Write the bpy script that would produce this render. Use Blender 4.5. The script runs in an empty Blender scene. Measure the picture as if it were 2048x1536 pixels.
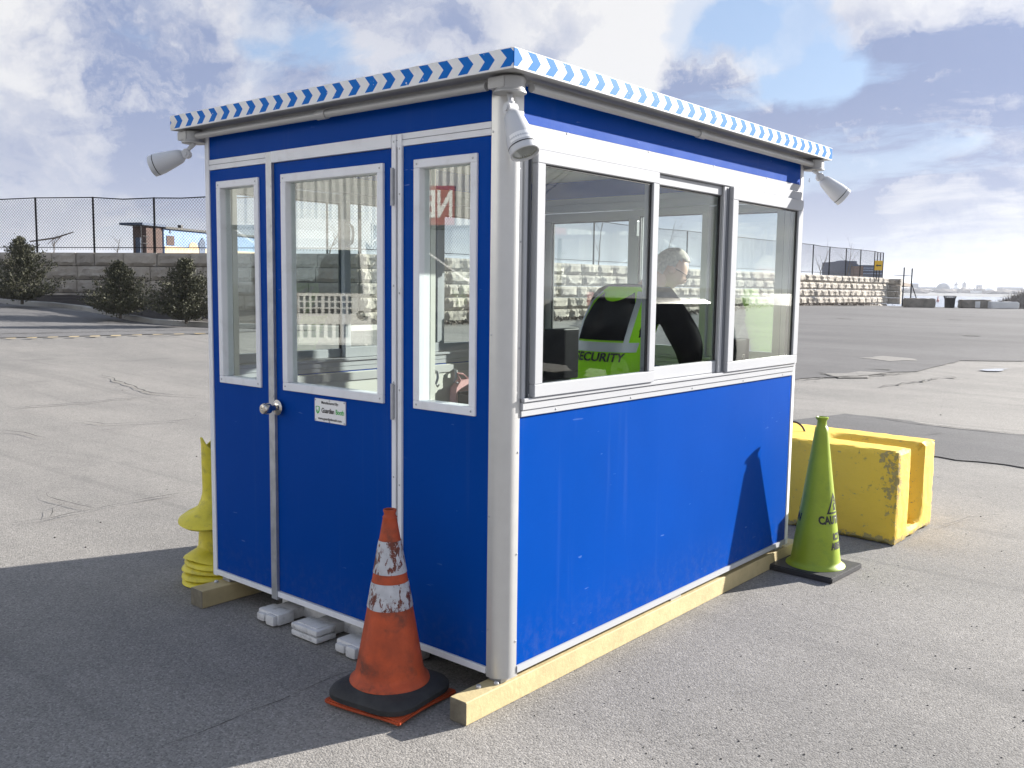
import bpy, bmesh, math, random
import numpy as np
from mathutils import Vector, Matrix, Quaternion
from mathutils import noise as mn
S = bpy.context.scene
COL = S.collection
R = math.radians
# ------------------------------------------------------------------ camera
CAMP = Vector((2.2445, -2.6360, 1.6327)); YAW, PIT, ROL, FPX = -0.698558, -0.104511, 0.013012, 1857.2
FW = Vector((math.sin(YAW)*math.cos(PIT), math.cos(YAW)*math.cos(PIT), math.sin(PIT)))
r0 = Vector((math.cos(YAW), -math.sin(YAW), 0)); u0 = r0.cross(FW)
RT = r0*math.cos(ROL)+u0*math.sin(ROL); UP = -r0*math.sin(ROL)+u0*math.cos(ROL)
cam = bpy.data.objects.new('camera', bpy.data.cameras.new('camera')); COL.objects.link(cam)
cam.data.sensor_width = 36; cam.data.lens = FPX/2048*36; cam.data.clip_start = .05; cam.data.clip_end = 8000
M3 = Matrix((RT, UP, -FW)).transposed()
cam.matrix_world = Matrix.Translation(CAMP) @ M3.to_4x4(); S.camera = cam
# ------------------------------------------------------------------ light
SUN_H = Vector((.375, .927, 0)).normalized(); SUN_E = R(19.5)
SUN = Vector((SUN_H.x*math.cos(SUN_E), SUN_H.y*math.cos(SUN_E), math.sin(SUN_E)))
sl = bpy.data.lights.new('sun', 'SUN'); sl.energy = 5; sl.angle = R(.55); sl.color = (1, .955, .89)
so = bpy.data.objects.new('sun', sl); COL.objects.link(so); so.rotation_euler = SUN.to_track_quat('Z', 'Y').to_euler()
S.view_settings.view_transform = 'Standard'; S.view_settings.look = 'None'; S.view_settings.gamma = 1
S.view_settings.use_curve_mapping = False; S.view_settings.exposure = 1.65
S.cycles.max_bounces = 10; S.cycles.transparent_max_bounces = 24
W = bpy.data.worlds.new('World'); S.world = W; W.use_nodes = True
class NT:
    def __init__(s, nt): s.n = nt.nodes; s.l = nt.links
    def __call__(s, typ, ins=None, **kw):
        n = s.n.new('ShaderNode'+typ)
        for k, v in kw.items(): setattr(n, k, v)
        for k, v in (ins or {}).items():
            if isinstance(v, bpy.types.NodeSocket): s.l.new(v, n.inputs[k])
            else: n.inputs[k].default_value = v
        return n
    def m(s, op, a, b=0.0, c=0.0, clamp=False):
        n = s('Math', {0: a, 1: b, 2: c}, operation=op, use_clamp=clamp); return n.outputs[0]
    def v(s, op, a, b=(0, 0, 0)):
        n = s('VectorMath', {0: a, 1: b}, operation=op); return n.outputs[0]
    def noise(s, vec, scale, det=4, rough=.5, dist=0, out=0):
        return s('TexNoise', {'Vector': vec, 'Scale': scale, 'Detail': det, 'Roughness': rough, 'Distortion': dist}).outputs[out]
    def mix(s, f, a, b, mode='MIX'):
        n = s.n.new('ShaderNodeMix'); n.data_type = 'RGBA'; n.blend_type = mode; n.clamp_factor = True
        for i, val in ((0, f), (6, a), (7, b)):
            if isinstance(val, bpy.types.NodeSocket): s.l.new(val, n.inputs[i])
            else: n.inputs[i].default_value = (tuple(val)+(1,))[:4] if i else val
        return n.outputs[2]
    def ramp(s, f, *st):
        n = s('ValToRGB', {0: f}); cr = n.color_ramp
        while len(cr.elements) < len(st): cr.elements.new(.5)
        for e, (p, c) in zip(cr.elements, st):
            e.position = p; e.color = (c, c, c, 1) if not isinstance(c, tuple) else c+(1,)
        return n.outputs[0]
    def step(s, x, a, b):
        return s('MapRange', {0: x, 1: a, 2: b, 3: 0., 4: 1.}, interpolation_type='SMOOTHSTEP').outputs[0]
W.node_tree.nodes.clear(); n = NT(W.node_tree)
tc = n('TexCoord').outputs['Generated']
sky = n('TexSky', sky_type='NISHITA', sun_disc=False, sun_elevation=SUN_E, sun_rotation=math.atan2(SUN.x, SUN.y), air_density=1.0, dust_density=.6, ozone_density=1.2).outputs[0]
sep = n('SeparateXYZ', {0: n.v('NORMALIZE', tc)}); zz = n.m('MAXIMUM', sep.outputs[2], 0.0)
zi = n.m('ADD', zz, .17)
px = n.m('DIVIDE', sep.outputs[0], zi); py = n.m('DIVIDE', sep.outputs[1], zi)
pv = n('CombineXYZ', {0: px, 1: py, 2: 3.7}).outputs[0]
warp = n.v('SCALE', n.v('SUBTRACT', n.noise(pv, .8, 3, .5, out=1), (.5, .5, .5))); warp.node.inputs['Scale'].default_value = .9
pw = n.v('ADD', n('Mapping', {0: pv, 2: (0, 0, R(35)), 3: (.75, 1.25, 1)}).outputs[0], warp)
f1 = n.noise(pw, .50, 8, .60)
f2 = n.noise(n.v('ADD', pw, (11.3, 4.1, 0)), 1.25, 7, .60)
f3 = n.noise(n.v('ADD', pw, (.10, .22, 5.0)), .85, 8, .62)
f4 = n.noise(n.v('ADD', pw, (.02, .05, 5.0)), 2.6, 7, .62)
cov = n.step(n.m('ADD', f1, n.m('MULTIPLY', n.m('SUBTRACT', f2, .5), .45)), .36, .47)
thick = n.m('ADD', n.m('MULTIPLY', f3, .72), n.m('MULTIPLY', f4, .28))
shade = n.step(thick, .45, .57)
dirn = n.v('NORMALIZE', tc)
wd_ = n.v('SCALE', n.v('SUBTRACT', n.noise(dirn, 6, 8, .58, out=1), (.5, .5, .5))); wd_.node.inputs['Scale'].default_value = .24
dw = n.v('ADD', dirn, wd_)
def blob(px_, py_, rad_):      # a soft patch of sky around a direction of the real world
    d = (FW + RT*((px_-1024)/FPX) - UP*((py_-768)/FPX)).normalized()
    dd = n('VectorMath', {0: dw, 1: tuple(d)}, operation='DISTANCE').outputs['Value']
    return n.m('SUBTRACT', 1.0, n.step(dd, rad_*.45, rad_*1.05))
def total(L_):
    t = 0.0
    for (x, y, rr, w) in L_: t = n.m('ADD', t, n.m('MULTIPLY', blob(x, y, rr), w))
    return t
gaps = total([(1550, 30, .075, .9), (1680, 140, .06, .7), (1420, 0, .07, .6), (560, 70, .08, .45), (250, 30, .07, .3), (2300, 350, .12, .6)])
dark = total([(1230, 230, .15, .42), (1500, 290, .17, .42), (1830, 300, .17, .36), (1980, 60, .07, .20), (1750, 420, .14, .15), (760, 90, .12, .26), (470, 215, .16, .28), (120, 270, .14, .24), (250, 130, .12, .18), (1000, 60, .10, .12)])
brt = total([(1380, 110, .13, .35), (1620, 215, .09, .3), (1180, 60, .10, .25), (150, 90, .13, .2), (600, 180, .08, .2), (1900, 470, .2, .3)])
cov = n.m('SUBTRACT', n.m('ADD', n.m('MULTIPLY', cov, n.m('SUBTRACT', 1.0, n.m('MULTIPLY', n.step(zz, .42, .85), .75))), n.m('MULTIPLY', .34, n.m('SUBTRACT', 1.0, n.step(zz, .3, .6)))), n.m('MULTIPLY', gaps, 1.25), clamp=True)
puff = n.step(n.noise(n('Mapping', {0: dw, 3: (1, 1, 1.9)}).outputs[0], 8, 9, .6), .40, .62)
shade = n.m('ADD', n.m('MULTIPLY', shade, .60), n.m('MULTIPLY', puff, .20))
shade = n.m('SUBTRACT', n.m('ADD', shade, n.m('MULTIPLY', dark, n.m('ADD', 1.2, puff))), n.m('MULTIPLY', brt, 1.6), clamp=True)
low = n.step(zz, .0, .20)                                   # clouds thin out into a pale haze near the horizon
cloudcol = n.mix(shade, (5.0, 5.0, 5.1), (1.65, 2.05, 3.25))
horiz = n.mix(n.step(zz, 0., .12), (3.5, 3.6, 3.9), (3.1, 3.3, 3.95))
skyb = n.mix(.68, sky, (2.0, 2.85, 4.5))
mixc = n.mix(cov, skyb, cloudcol)
final = n.mix(n.m('ADD', .30, n.m('MULTIPLY', low, .70)), horiz, mixc)
sd0 = n('VectorMath', {0: dirn, 1: tuple(SUN)}, operation='DOT_PRODUCT').outputs['Value']      # haze and cloud glow round the sun
glow = n.m('ADD', 1.0, n.m('MULTIPLY', n.m('POWER', n.m('MAXIMUM', sd0, 0.0), 9.0), .75))
gl_ = n('VectorMath', {0: final, 'Scale': glow}, operation='SCALE').outputs[0]; final = gl_
bg = n('Background', {0: final, 1: .055}); out = n('OutputWorld', {0: bg.outputs[0]})
# ------------------------------------------------------------------ helpers
def pray(x, y): return (FW + RT*((x-1024)/FPX) - UP*((y-768)/FPX))
def atd(x, y, dep): return CAMP + pray(x, y)*dep
CTRL = [(-29.8, 9.7, .80), (-19.2, 10.6, .42), (-20.2, 16.3, .30), (-20.8, 26.6, .34), (-19, 47.7, .74), (-19.4, 64.5, .70), (-13.4, 56, .68), (-32, 10.6, .88),
        (0, 0, 0), (-1, 1.3, 0), (-3, -1, 0), (2, 4, 0), (5, 0, 0), (-6, 3, .02), (-3, 8, .03), (4, 12, .05), (-10, 6, .12), (-8, 14, .15), (-14, 3, .2), (10, 24, .25), (-6, 35, .42), (15, 50, .6), (30, 30, .5),
        (-14, -10, .0), (-7, -6, 0), (0, -10, 0), (12, -8, 0), (-30, -15, .3), (25, 5, .2), (-15, -17, 0), (40, 55, .6), (0, 57, .66)]
CP = np.array(CTRL)
def gz(x, y):
    d = (CP[:, 0]-x)**2+(CP[:, 1]-y)**2+.8
    w = d**-1.6; z = float((w*CP[:, 2]).sum()/w.sum())
    r = math.hypot(x+1, y-1.3); z *= min(1, max(0, (r-5)/6))
    if y > 60:
        t = min(1, (y-60)/3); z = z*(1-t)+(-2.6)*t
    return z
def atg(x, y, dz=0):
    d = pray(x, y); t = (0-CAMP.z)/d.z; 
    for i in range(25):
        p = CAMP+d*t; t2 = (gz(p.x, p.y)+dz-CAMP.z)/d.z; t = .5*t+.5*t2
    return CAMP+d*t
def atz(x, y, z):
    d = pray(x, y); return CAMP+d*((z-CAMP.z)/d.z)
ORG = {}
class MB:
    def __init__(s): s.bm = bmesh.new(); s.mi = 0
    def _tag(s, f0):
        s.bm.faces.ensure_lookup_table()
        for f in s.bm.faces[f0:]: f.material_index = s.mi
    def box(s, a, b, bev=0, mat=None, seg=2):
        f0 = len(s.bm.faces); a = Vector(a); b = Vector(b); c = (a+b)/2; d = b-a
        g = bmesh.ops.create_cube(s.bm, size=1)
        vs = g['verts']
        for v in vs: v.co = Vector((v.co.x*d.x, v.co.y*d.y, v.co.z*d.z))
        if bev:
            es = list({e for v in vs for e in v.link_edges})
            g2 = bmesh.ops.bevel(s.bm, geom=es, offset=bev, segments=seg, affect='EDGES', profile=.6)
            vs = list({v for v in vs if v.is_valid} | {v for v in g2['verts']})
        for v in vs:
            if mat: v.co = mat @ v.co
            v.co += c
        s._tag(f0); return s
    def obox(s, size, M, bev=0):
        f0 = len(s.bm.faces); g = bmesh.ops.create_cube(s.bm, size=1); vs = g['verts']
        for v in vs: v.co = Vector((v.co.x*size[0], v.co.y*size[1], v.co.z*size[2]))
        if bev:
            es = list({e for v in vs for e in v.link_edges})
            g2 = bmesh.ops.bevel(s.bm, geom=es, offset=bev, segments=2, affect='EDGES')
            vs = list({v for v in vs if v.is_valid} | {v for v in g2['verts']})
        for v in vs: v.co = M @ v.co
        s._tag(f0); return s
    def tube(s, pts, rad, seg=8, cap=True):
        f0 = len(s.bm.faces); pts = [Vector(p) for p in pts]; rings = []
        if not hasattr(rad, '__len__'): rad = [rad]*len(pts)
        ref = None
        for i, p in enumerate(pts):
            t = (pts[min(i+1, len(pts)-1)]-pts[max(i-1, 0)]).normalized()
            if ref is None or abs(ref.dot(t)) > .99: ref = Vector((0, 0, 1)) if abs(t.z) < .9 else Vector((1, 0, 0))
            a = t.cross(ref).normalized(); b = a.cross(t).normalized(); ref = b
            rings.append([s.bm.verts.new(p+(a*math.cos(k*2*math.pi/seg)+b*math.sin(k*2*math.pi/seg))*rad[i]) for k in range(seg)])
        for r1, r2 in zip(rings, rings[1:]):
            for k in range(seg): s.bm.faces.new((r1[k], r1[(k+1) % seg], r2[(k+1) % seg], r2[k]))
        if cap:
            s.bm.faces.new(rings[0][::-1]); s.bm.faces.new(rings[-1])
        s._tag(f0); return s
    def lathe(s, prof, M=None, seg=40, fn=None):
        f0 = len(s.bm.faces); M = M or Matrix(); rings = []
        for (r, z) in prof:
            ring = []
            for k in range(seg):
                a = k*2*math.pi/seg; p = Vector((r*math.cos(a), r*math.sin(a), z))
                if fn: p = fn(p, a)
                ring.append(s.bm.verts.new(M @ p))
            rings.append(ring)
        for r1, r2 in zip(rings, rings[1:]):
            for k in range(seg): s.bm.faces.new((r1[k], r1[(k+1) % seg], r2[(k+1) % seg], r2[k]))
        s._tag(f0); return s
    def poly(s, pts, th=None, nrm=None):
        f0 = len(s.bm.faces); vs = [s.bm.verts.new(Vector(p)) for p in pts]; s.bm.faces.new(vs)
        if th:
            nrm = Vector(nrm or (0, 0, 1))*th; w = [s.bm.verts.new(v.co-nrm) for v in vs]; s.bm.faces.new(w[::-1])
            for i in range(len(vs)):
                j = (i+1) % len(vs); s.bm.faces.new((vs[j], vs[i], w[i], w[j]))
        s._tag(f0); return s
    def build(s, name, mat=None, parent=None, smooth=False, angle=35):
        bmesh.ops.recalc_face_normals(s.bm, faces=s.bm.faces)
        me = bpy.data.meshes.new(name); s.bm.to_mesh(me); s.bm.free()
        if smooth:
            for p in me.polygons: p.use_smooth = True
            me.set_sharp_from_angle(angle=R(angle))
        o = bpy.data.objects.new(name, me); COL.objects.link(o)
        for m_ in (mat if isinstance(mat, (list, tuple)) else [mat]):
            if m_: me.materials.append(m_)
        if parent:
            o.parent = parent; o.location = -ORG[parent]
        ORG[o] = Vector((0, 0, 0)); return o
def tag(o, label=None, cat=None, group=None, kind=None):
    for k, v in (('label', label), ('category', cat), ('group', group), ('kind', kind)):
        if v: o[k] = v
    return o
def thing(name, loc, label, cat, group=None):
    o = bpy.data.objects.new(name, None); COL.objects.link(o); o.location = loc; o.empty_display_size = .1; ORG[o] = Vector(loc)
    return tag(o, label, cat, group)
def lab(o, t): o['label'] = t; return o
def rotz(a): return Matrix.Rotation(a, 4, 'Z')
def frame(z, x=None):      # matrix whose Z axis is z
    return z.to_track_quat('Z', 'Y').to_matrix().to_4x4()
def text_mesh(txt, size, spacing=1.0, bold=0.0):
    cu = bpy.data.curves.new('t', 'FONT'); cu.body = txt; cu.size = size; cu.align_x = 'CENTER'; cu.align_y = 'CENTER'; cu.offset = bold; cu.space_character = spacing; cu.resolution_u = 3
    o = bpy.data.objects.new('t', cu); COL.objects.link(o); dg = bpy.context.evaluated_depsgraph_get(); dg.update()
    me = bpy.data.meshes.new_from_object(o.evaluated_get(dg)); bpy.data.objects.remove(o)
    bm = bmesh.new(); bm.from_mesh(me); bmesh.ops.triangulate(bm, faces=bm.faces)
    for i in range(2):
        L_ = [e for e in bm.edges if e.calc_length() > size*.18]
        if L_: bmesh.ops.subdivide_edges(bm, edges=L_, cuts=1); bmesh.ops.triangulate(bm, faces=bm.faces)
    return bm
def put_text(name, txt, size, fn, mat, parent, spacing=1.0, bold=0.0, sx=1.0):
    bm = text_mesh(txt, size, spacing, bold)
    for v in bm.verts: v.co = Vector(fn(v.co.x*sx, v.co.y))
    me = bpy.data.meshes.new(name); bm.to_mesh(me); bm.free(); me.materials.clear(); me.materials.append(mat)
    o = bpy.data.objects.new(name, me); COL.objects.link(o); o.parent = parent; o.location = -ORG[parent]; ORG[o] = Vector((0, 0, 0)); return o
# ------------------------------------------------------------------ materials
def mat(name, col, rough=.6, metal=0, var=0, vscale=3, bump=0, bscale=60, spec=.5, dirt=0, dscale=6, dcol=(.08, .07, .06), rvar=0, coat=0, det=5):
    m = bpy.data.materials.new(name); m.use_nodes = True; nt = m.node_tree; nt.nodes.clear(); n = NT(nt)
    oc = n('TexCoord').outputs['Object']; c = n('RGB').outputs[0]; c.default_value = (*col, 1)
    if var:
        c = n.mix(1.0, c, n.ramp(n.noise(oc, vscale, det, .6), (.25, 1-var), (.75, 1+var)), 'MULTIPLY')
    if dirt:
        c = n.mix(n.m('MULTIPLY', n.step(n.noise(oc, dscale, 8, .65), .5, .72), dirt), c, dcol)
    ins = {'Base Color': c, 'Roughness': rough, 'Metallic': metal, 'Specular IOR Level': spec, 'Coat Weight': coat, 'Coat Roughness': .08}
    if rvar: ins['Roughness'] = n.m('ADD', rough-rvar, n.m('MULTIPLY', n.noise(oc, vscale*2, 6, .6), 2*rvar))
    p = n('BsdfPrincipled', ins)
    if bump: nt.links.new(n('Bump', {'Height': n.noise(oc, bscale, 6, .65), 'Strength': bump, 'Distance': .01}).outputs[0], p.inputs['Normal'])
    n('OutputMaterial', {0: p.outputs[0]}); return m
M = {}
M['alu'] = mat('white_aluminium', (.76, .77, .80), .34, .0, var=.03, vscale=4, spec=.12, dirt=.25, dscale=9, dcol=(.45, .43, .40), rvar=.08)  # white set lighter for trims on the shaded front wall
M['post'] = mat('satin_aluminium_post', (.56, .56, .55), .38, .45, var=.04, vscale=12, bump=.03, bscale=200)
M['galv'] = mat('galvanised_steel', (.42, .43, .45), .45, .6, var=.25, vscale=14, rvar=.1)
M['vinyl_sun'] = mat('white_vinyl_sun_toned', (.405, .415, .435), .3, spec=.08, var=.02, dirt=.12, dscale=8, dcol=(.5, .48, .44))  # white set darker to offset sun glare, aluminium trims of window walls included
def blue_mat():
    m = bpy.data.materials.new('blue_painted_panel'); m.use_nodes = True; m.node_tree.nodes.clear(); n = NT(m.node_tree)
    oc = n('NewGeometry').outputs['Position']; z = n('SeparateXYZ', {0: oc}).outputs[2]
    c = n.mix(1.0, (0, .050, .300), n.ramp(n.noise(oc, 1.3, 5, .6), (.25, .93), (.75, 1.07)), 'MULTIPLY')
    stv = n.noise(n('Mapping', {0: oc, 3: (14, 14, .55)}).outputs[0], 1.0, 8, .65)          # rain streaks
    c = n.mix(n.m('MULTIPLY', n.step(stv, .56, .74), .06), c, (.16, .20, .28))
    spl = n.m('MULTIPLY', n.m('SUBTRACT', 1.0, n.step(z, .15, .42)), n.step(n.noise(oc, 22, 8, .7), .42, .68))   # splash dirt
    c = n.mix(n.m('MULTIPLY', spl, .10), c, (.18, .17, .16))
    sc_ = n.m('MULTIPLY', n.step(n.noise(n('Mapping', {0: oc, 2: (.5, .3, 0), 3: (9, 9, 60)}).outputs[0], 1.0, 3, .5), .71, .73), n.step(n.noise(oc, 3, 2), .5, .6))
    c = n.mix(n.m('MULTIPLY', sc_, .35), c, (.20, .30, .55))
    chip = n.step(n.noise(oc, 34, 3, .6), .80, .81); c = n.mix(chip, c, (.35, .45, .65))
    bp = n('Bump', {'Height': n.m('ADD', n.noise(oc, 2.2, 3), n.m('MULTIPLY', n.noise(oc, 60, 4), .05)), 'Strength': .10, 'Distance': .03})
    p = n('BsdfPrincipled', {'Base Color': c, 'Roughness': n.m('ADD', .26, n.m('MULTIPLY', n.noise(oc, 5, 6, .65), .22)), 'Specular IOR Level': .025, 'Normal': bp.outputs[0]})
    n('OutputMaterial', {0: p.outputs[0]}); return m
M['blue'] = blue_mat()
M['inner'] = mat('cream_inner_wall', (.55, .55, .50), .6, var=.05)
M['grey'] = mat('grey_gasket', (.12, .13, .15), .5)
M['black'] = mat('black_rubber', (.012, .012, .013), .55)
M['blackp'] = mat('black_plastic', (.014, .014, .016), .4, spec=.08, var=.3, vscale=20)
M['soffit'] = mat('grey_soffit_metal', (.40, .40, .40), .5, .2, var=.08, vscale=5)
M['conduit'] = mat('grey_conduit', (.36, .36, .36), .45, .1, var=.1)
M['lampgrey'] = mat('light_grey_cast_lamp', (.55, .56, .58), .4, var=.05, bump=.05, bscale=150)
M['wood'] = mat('yellow_pine_timber', (.47, .38, .20), .8, var=.14, vscale=9, bump=.25, bscale=40, dirt=.25, dscale=14, dcol=(.25, .18, .09))
M['woodend'] = mat('weathered_timber_end', (.17, .15, .11), .9, var=.35, vscale=18, bump=.5, bscale=60)
M['chrome'] = mat('polished_steel', (.62, .58, .52), .18, 1.0, var=.1)
M['signw'] = mat('white_sign_plate', (.80, .80, .80), .35)
M['ink'] = mat('dark_print', (.02, .02, .02), .6)
M['green'] = mat('green_print', (.05, .42, .07), .6)
M['orange'] = mat('faded_orange_rubber', (.40, .060, .014), .65, var=.35, vscale=11, dirt=.9, dscale=9, dcol=(.10, .028, .014), bump=.22, bscale=50, det=9)
M['rubber'] = mat('scuffed_black_rubber', (.022, .022, .023), .7, var=.5, vscale=16, bump=.3, bscale=60)
M['lime'] = mat('lime_cone_plastic', (.27, .36, .014), .42, var=.12, vscale=8, dirt=.45, dscale=11, dcol=(.13, .24, .02), bump=.06, bscale=30)
M['conegreenbase'] = mat('dark_rubber_base', (.03, .03, .034), .6, var=.3, vscale=20, bump=.2)
M['coneyel'] = mat('yellow_cone_plastic', (.66, .56, .035), .5, var=.14, vscale=9, dirt=.65, dscale=19, dcol=(.35, .30, .05), bump=.08, bscale=30)
M['plwhite'] = mat('scuffed_white_plastic', (.62, .62, .62), .45, var=.1, vscale=20, dirt=.5, dscale=22, dcol=(.12, .11, .10), bump=.1, bscale=40)
M['mirror'] = mat('mirror_glass', (.8, .8, .8), .03, 1.0)
M['fence'] = mat('black_vinyl_fence', (.010, .010, .011), .95, spec=.08)
M['concrete'] = mat('old_concrete', (.26, .235, .20), .9, var=.3, vscale=2.5, dirt=.5, dscale=3, dcol=(.06, .055, .05), bump=.5, bscale=8)
M['concw'] = mat('white_painted_concrete', (.75, .75, .74), .8, var=.08, vscale=2, bump=.2, bscale=8)
M['kerb'] = mat('kerb_concrete', (.33, .32, .30), .9, var=.15, vscale=2, bump=.2)
M['soil'] = mat('dark_mulch', (.026, .019, .015), 1, var=.5, vscale=4, bump=1, bscale=14)
M['bark'] = mat('bark', (.10, .085, .07), .95, var=.3)
M['van'] = mat('white_van_paint', (.72, .72, .70), .3, var=.04, dirt=.3, dscale=2, dcol=(.45, .43, .38), coat=.4)
M['darkglass'] = mat('dark_van_glass', (.02, .03, .035), .06)
M['pink'] = mat('pink_bag_cloth', (.55, .30, .30), .85, var=.15, bump=.4, bscale=20)
M['skin'] = mat('skin', (.55, .34, .25), .55)
M['hair'] = mat('grey_hair', (.50, .46, .40), .8, var=.4, vscale=60, bump=.6, bscale=120)
M['jacket'] = mat('black_jacket', (.012, .012, .014), .9, spec=.03, var=.3, vscale=8, bump=.4, bscale=15)
M['trouser'] = mat('dark_trousers', (.02, .022, .03), .85)
M['hivis'] = mat('lime_high_visibility_cloth', (.40, .86, .03), .7, spec=.05, var=.06, bump=.3, bscale=18)
M['reflect'] = mat('silver_reflective_tape', (.55, .57, .58), .35, .3)
M['caboose'] = mat('sky_blue_boards', (.12, .21, .38), .6, var=.15, vscale=1.5, dirt=.3, dscale=3, dcol=(.2, .3, .45))
M['rust'] = mat('rusty_brown_steel', (.06, .032, .025), .8, var=.4, vscale=3)
M['cream'] = mat('cream_mural_paint', (.45, .33, .19), .7, var=.12, vscale=2)
M['deepblue'] = mat('deep_blue_paint', (.010, .035, .085), .6, var=.2)
M['tar'] = mat('tarred_roof', (.07, .07, .065), .8, var=.3)
M['signyel'] = mat('yellow_road_sign', (.85, .52, .01), .4)
M['redsign'] = mat('red_brown_sign', (.33, .05, .035), .5)
M['corr'] = mat('corrugated_grey_steel', (.45, .46, .45), .45, .3, var=.1)
M['glassb'] = mat('blue_grey_cladding', (.035, .055, .12), .5, var=.15, vscale=.2)
M['glassl'] = mat('pale_blue_band', (.25, .33, .50), .4)
M['brickb'] = mat('brown_brick', (.20, .11, .075), .9, var=.2, vscale=.5)
def glass(name, f0=.055, tint=(.93, .96, .95)):
    m = bpy.data.materials.new(name); m.use_nodes = True; m.node_tree.nodes.clear(); n = NT(m.node_tree)
    g = n('NewGeometry'); d = n('VectorMath', {0: g.outputs['Normal'], 1: g.outputs['Incoming']}, operation='DOT_PRODUCT').outputs['Value']
    c = n.m('SUBTRACT', 1.0, n.m('ABSOLUTE', d)); f = n.m('ADD', f0, n.m('MULTIPLY', n.m('POWER', c, 5.0), 1-f0))
    tr = n('BsdfTransparent', {0: (*tint, 1)}); gl = n('BsdfGlossy', {0: (1, .98, .94, 1), 'Roughness': 0.0})
    mx = n('MixShader', {0: f, 1: tr.outputs[0], 2: gl.outputs[0]})
    oc = n('TexCoord').outputs['Object']     # dust: a faint diffuse film
    du = n.m('MULTIPLY', n.step(n.noise(oc, 9, 8, .7), .5, .8), .008)
    m2 = n('MixShader', {0: n.m('ADD', du, .0), 1: mx.outputs[0], 2: n('BsdfDiffuse', {0: (.7, .7, .68, 1)}).outputs[0]})
    n('OutputMaterial', {0: m2.outputs[0]}); return m
M['glass'] = glass('window_glass')
M['lens'] = glass('lamp_lens', .1)
def chev(name, axis):
    m = bpy.data.materials.new(name); m.use_nodes = True; m.node_tree.nodes.clear(); n = NT(m.node_tree)
    p = n('SeparateXYZ', {0: n('TexCoord').outputs['Object']}); s = p.outputs[axis]; z = p.outputs[2]
    dz = n.m('ABSOLUTE', n.m('SUBTRACT', z, 2.4205))
    t = n.m('FRACT', n.m('DIVIDE', n.m('ADD', n.m('ADD', s, 20.03), n.m('MULTIPLY', dz, .95)), .1016))
    f = n.m('LESS_THAN', t, .47); edge = n.m('LESS_THAN', dz, .0305); f = n.m('MULTIPLY', f, edge)
    oc = n('TexCoord').outputs['Object']
    chip = n.step(n.noise(oc, 38, 6, .7), .64, .68); f = n.m('MULTIPLY', f, n.m('SUBTRACT', 1.0, chip))
    wv = .78 if axis == 0 else .62  # same tape; sunlit side gets darker white and blue to offset the sun
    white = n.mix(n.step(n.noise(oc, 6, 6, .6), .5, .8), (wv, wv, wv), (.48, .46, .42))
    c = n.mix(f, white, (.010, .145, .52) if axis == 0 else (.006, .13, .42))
    n('OutputMaterial', {0: n('BsdfPrincipled', {'Base Color': c, 'Roughness': .35, 'Specular IOR Level': .03}).outputs[0]}); return m
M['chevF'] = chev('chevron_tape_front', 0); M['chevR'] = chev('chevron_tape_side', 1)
def tape():   # worn reflective cone collar: white flaked down to orange
    m = bpy.data.materials.new('worn_white_collar'); m.use_nodes = True; m.node_tree.nodes.clear(); n = NT(m.node_tree)
    oc = n('TexCoord').outputs['Object']; v = n('Mapping', {0: oc, 3: (1, 1, .45)}).outputs[0]
    a = n.noise(v, 42, 8, .75, .6); b = n.noise(oc, 9, 4, .6)
    f = n.step(n.m('ADD', a, n.m('MULTIPLY', n.m('SUBTRACT', b, .5), .55)), .52, .57)
    w = n.mix(n.noise(oc, 30, 5), (.30, .31, .34), (.60, .61, .64))
    c = n.mix(f, w, n.mix(n.noise(oc, 60, 3), (.20, .03, .01), (.03, .015, .012)))
    bp = n('Bump', {'Height': f, 'Strength': .4, 'Distance': .002, 'Normal': n('NewGeometry').outputs['Normal']}, invert=True)
    n('OutputMaterial', {0: n('BsdfPrincipled', {'Base Color': c, 'Roughness': .5, 'Normal': bp.outputs[0]}).outputs[0]}); return m
M['tape'] = tape()
def yellow_conc():
    m = bpy.data.materials.new('yellow_painted_concrete'); m.use_nodes = True; m.node_tree.nodes.clear(); n = NT(m.node_tree)
    g = n('NewGeometry'); oc = g.outputs['Position']
    big = n.noise(oc, 2.2, 6, .6); pit = n.step(n.noise(oc, 38, 5, .7), .66, .72)
    z = n('SeparateXYZ', {0: oc}).outputs[2]
    point = g.outputs['Pointiness']
    c = n.mix(n.step(big, .35, .75), (.76, .50, .05), (.66, .43, .045))
    c = n.mix(n.m('MULTIPLY', pit, .65), c, (.20, .15, .06))
    # chipped arris along the near vertical corner and along the foot
    ch = n.noise(oc, 26, 8, .75)
    X = n('SeparateXYZ', {0: oc}).outputs[0]; Y = n('SeparateXYZ', {0: oc}).outputs[1]
    near = n.m('ADD', n.m('ADD', n.m('ABSOLUTE', n.m('SUBTRACT', X, .37)), n.m('ABSOLUTE', n.m('SUBTRACT', Y, 3.44))), n.m('MULTIPLY', n.m('SUBTRACT', n.noise(oc, 9, 5, .7), .5), .30))
    band = n.m('MULTIPLY', n.m('SUBTRACT', 1.0, n.step(near, -.02, .15)), n.step(z, .05, .45))
    foot = n.m('SUBTRACT', 1.0, n.step(z, .015, .075))
    wear = n.step(n.m('ADD', ch, n.m('MULTIPLY', n.m('MAXIMUM', band, foot), .19)), .60, .64)
    c = n.mix(wear, c, n.mix(ch, (.10, .08, .05), (.55, .42, .14)))
    h = n.m('ADD', n.m('MULTIPLY', n.noise(oc, 14, 8, .65), .7), n.m('MULTIPLY', wear, -.5))
    bp = n('Bump', {'Height': h, 'Strength': .55, 'Distance': .02})
    n('OutputMaterial', {0: n('BsdfPrincipled', {'Base Color': c, 'Roughness': .75, 'Normal': bp.outputs[0]}).outputs[0]}); return m
M['yconc'] = yellow_conc()
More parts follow.
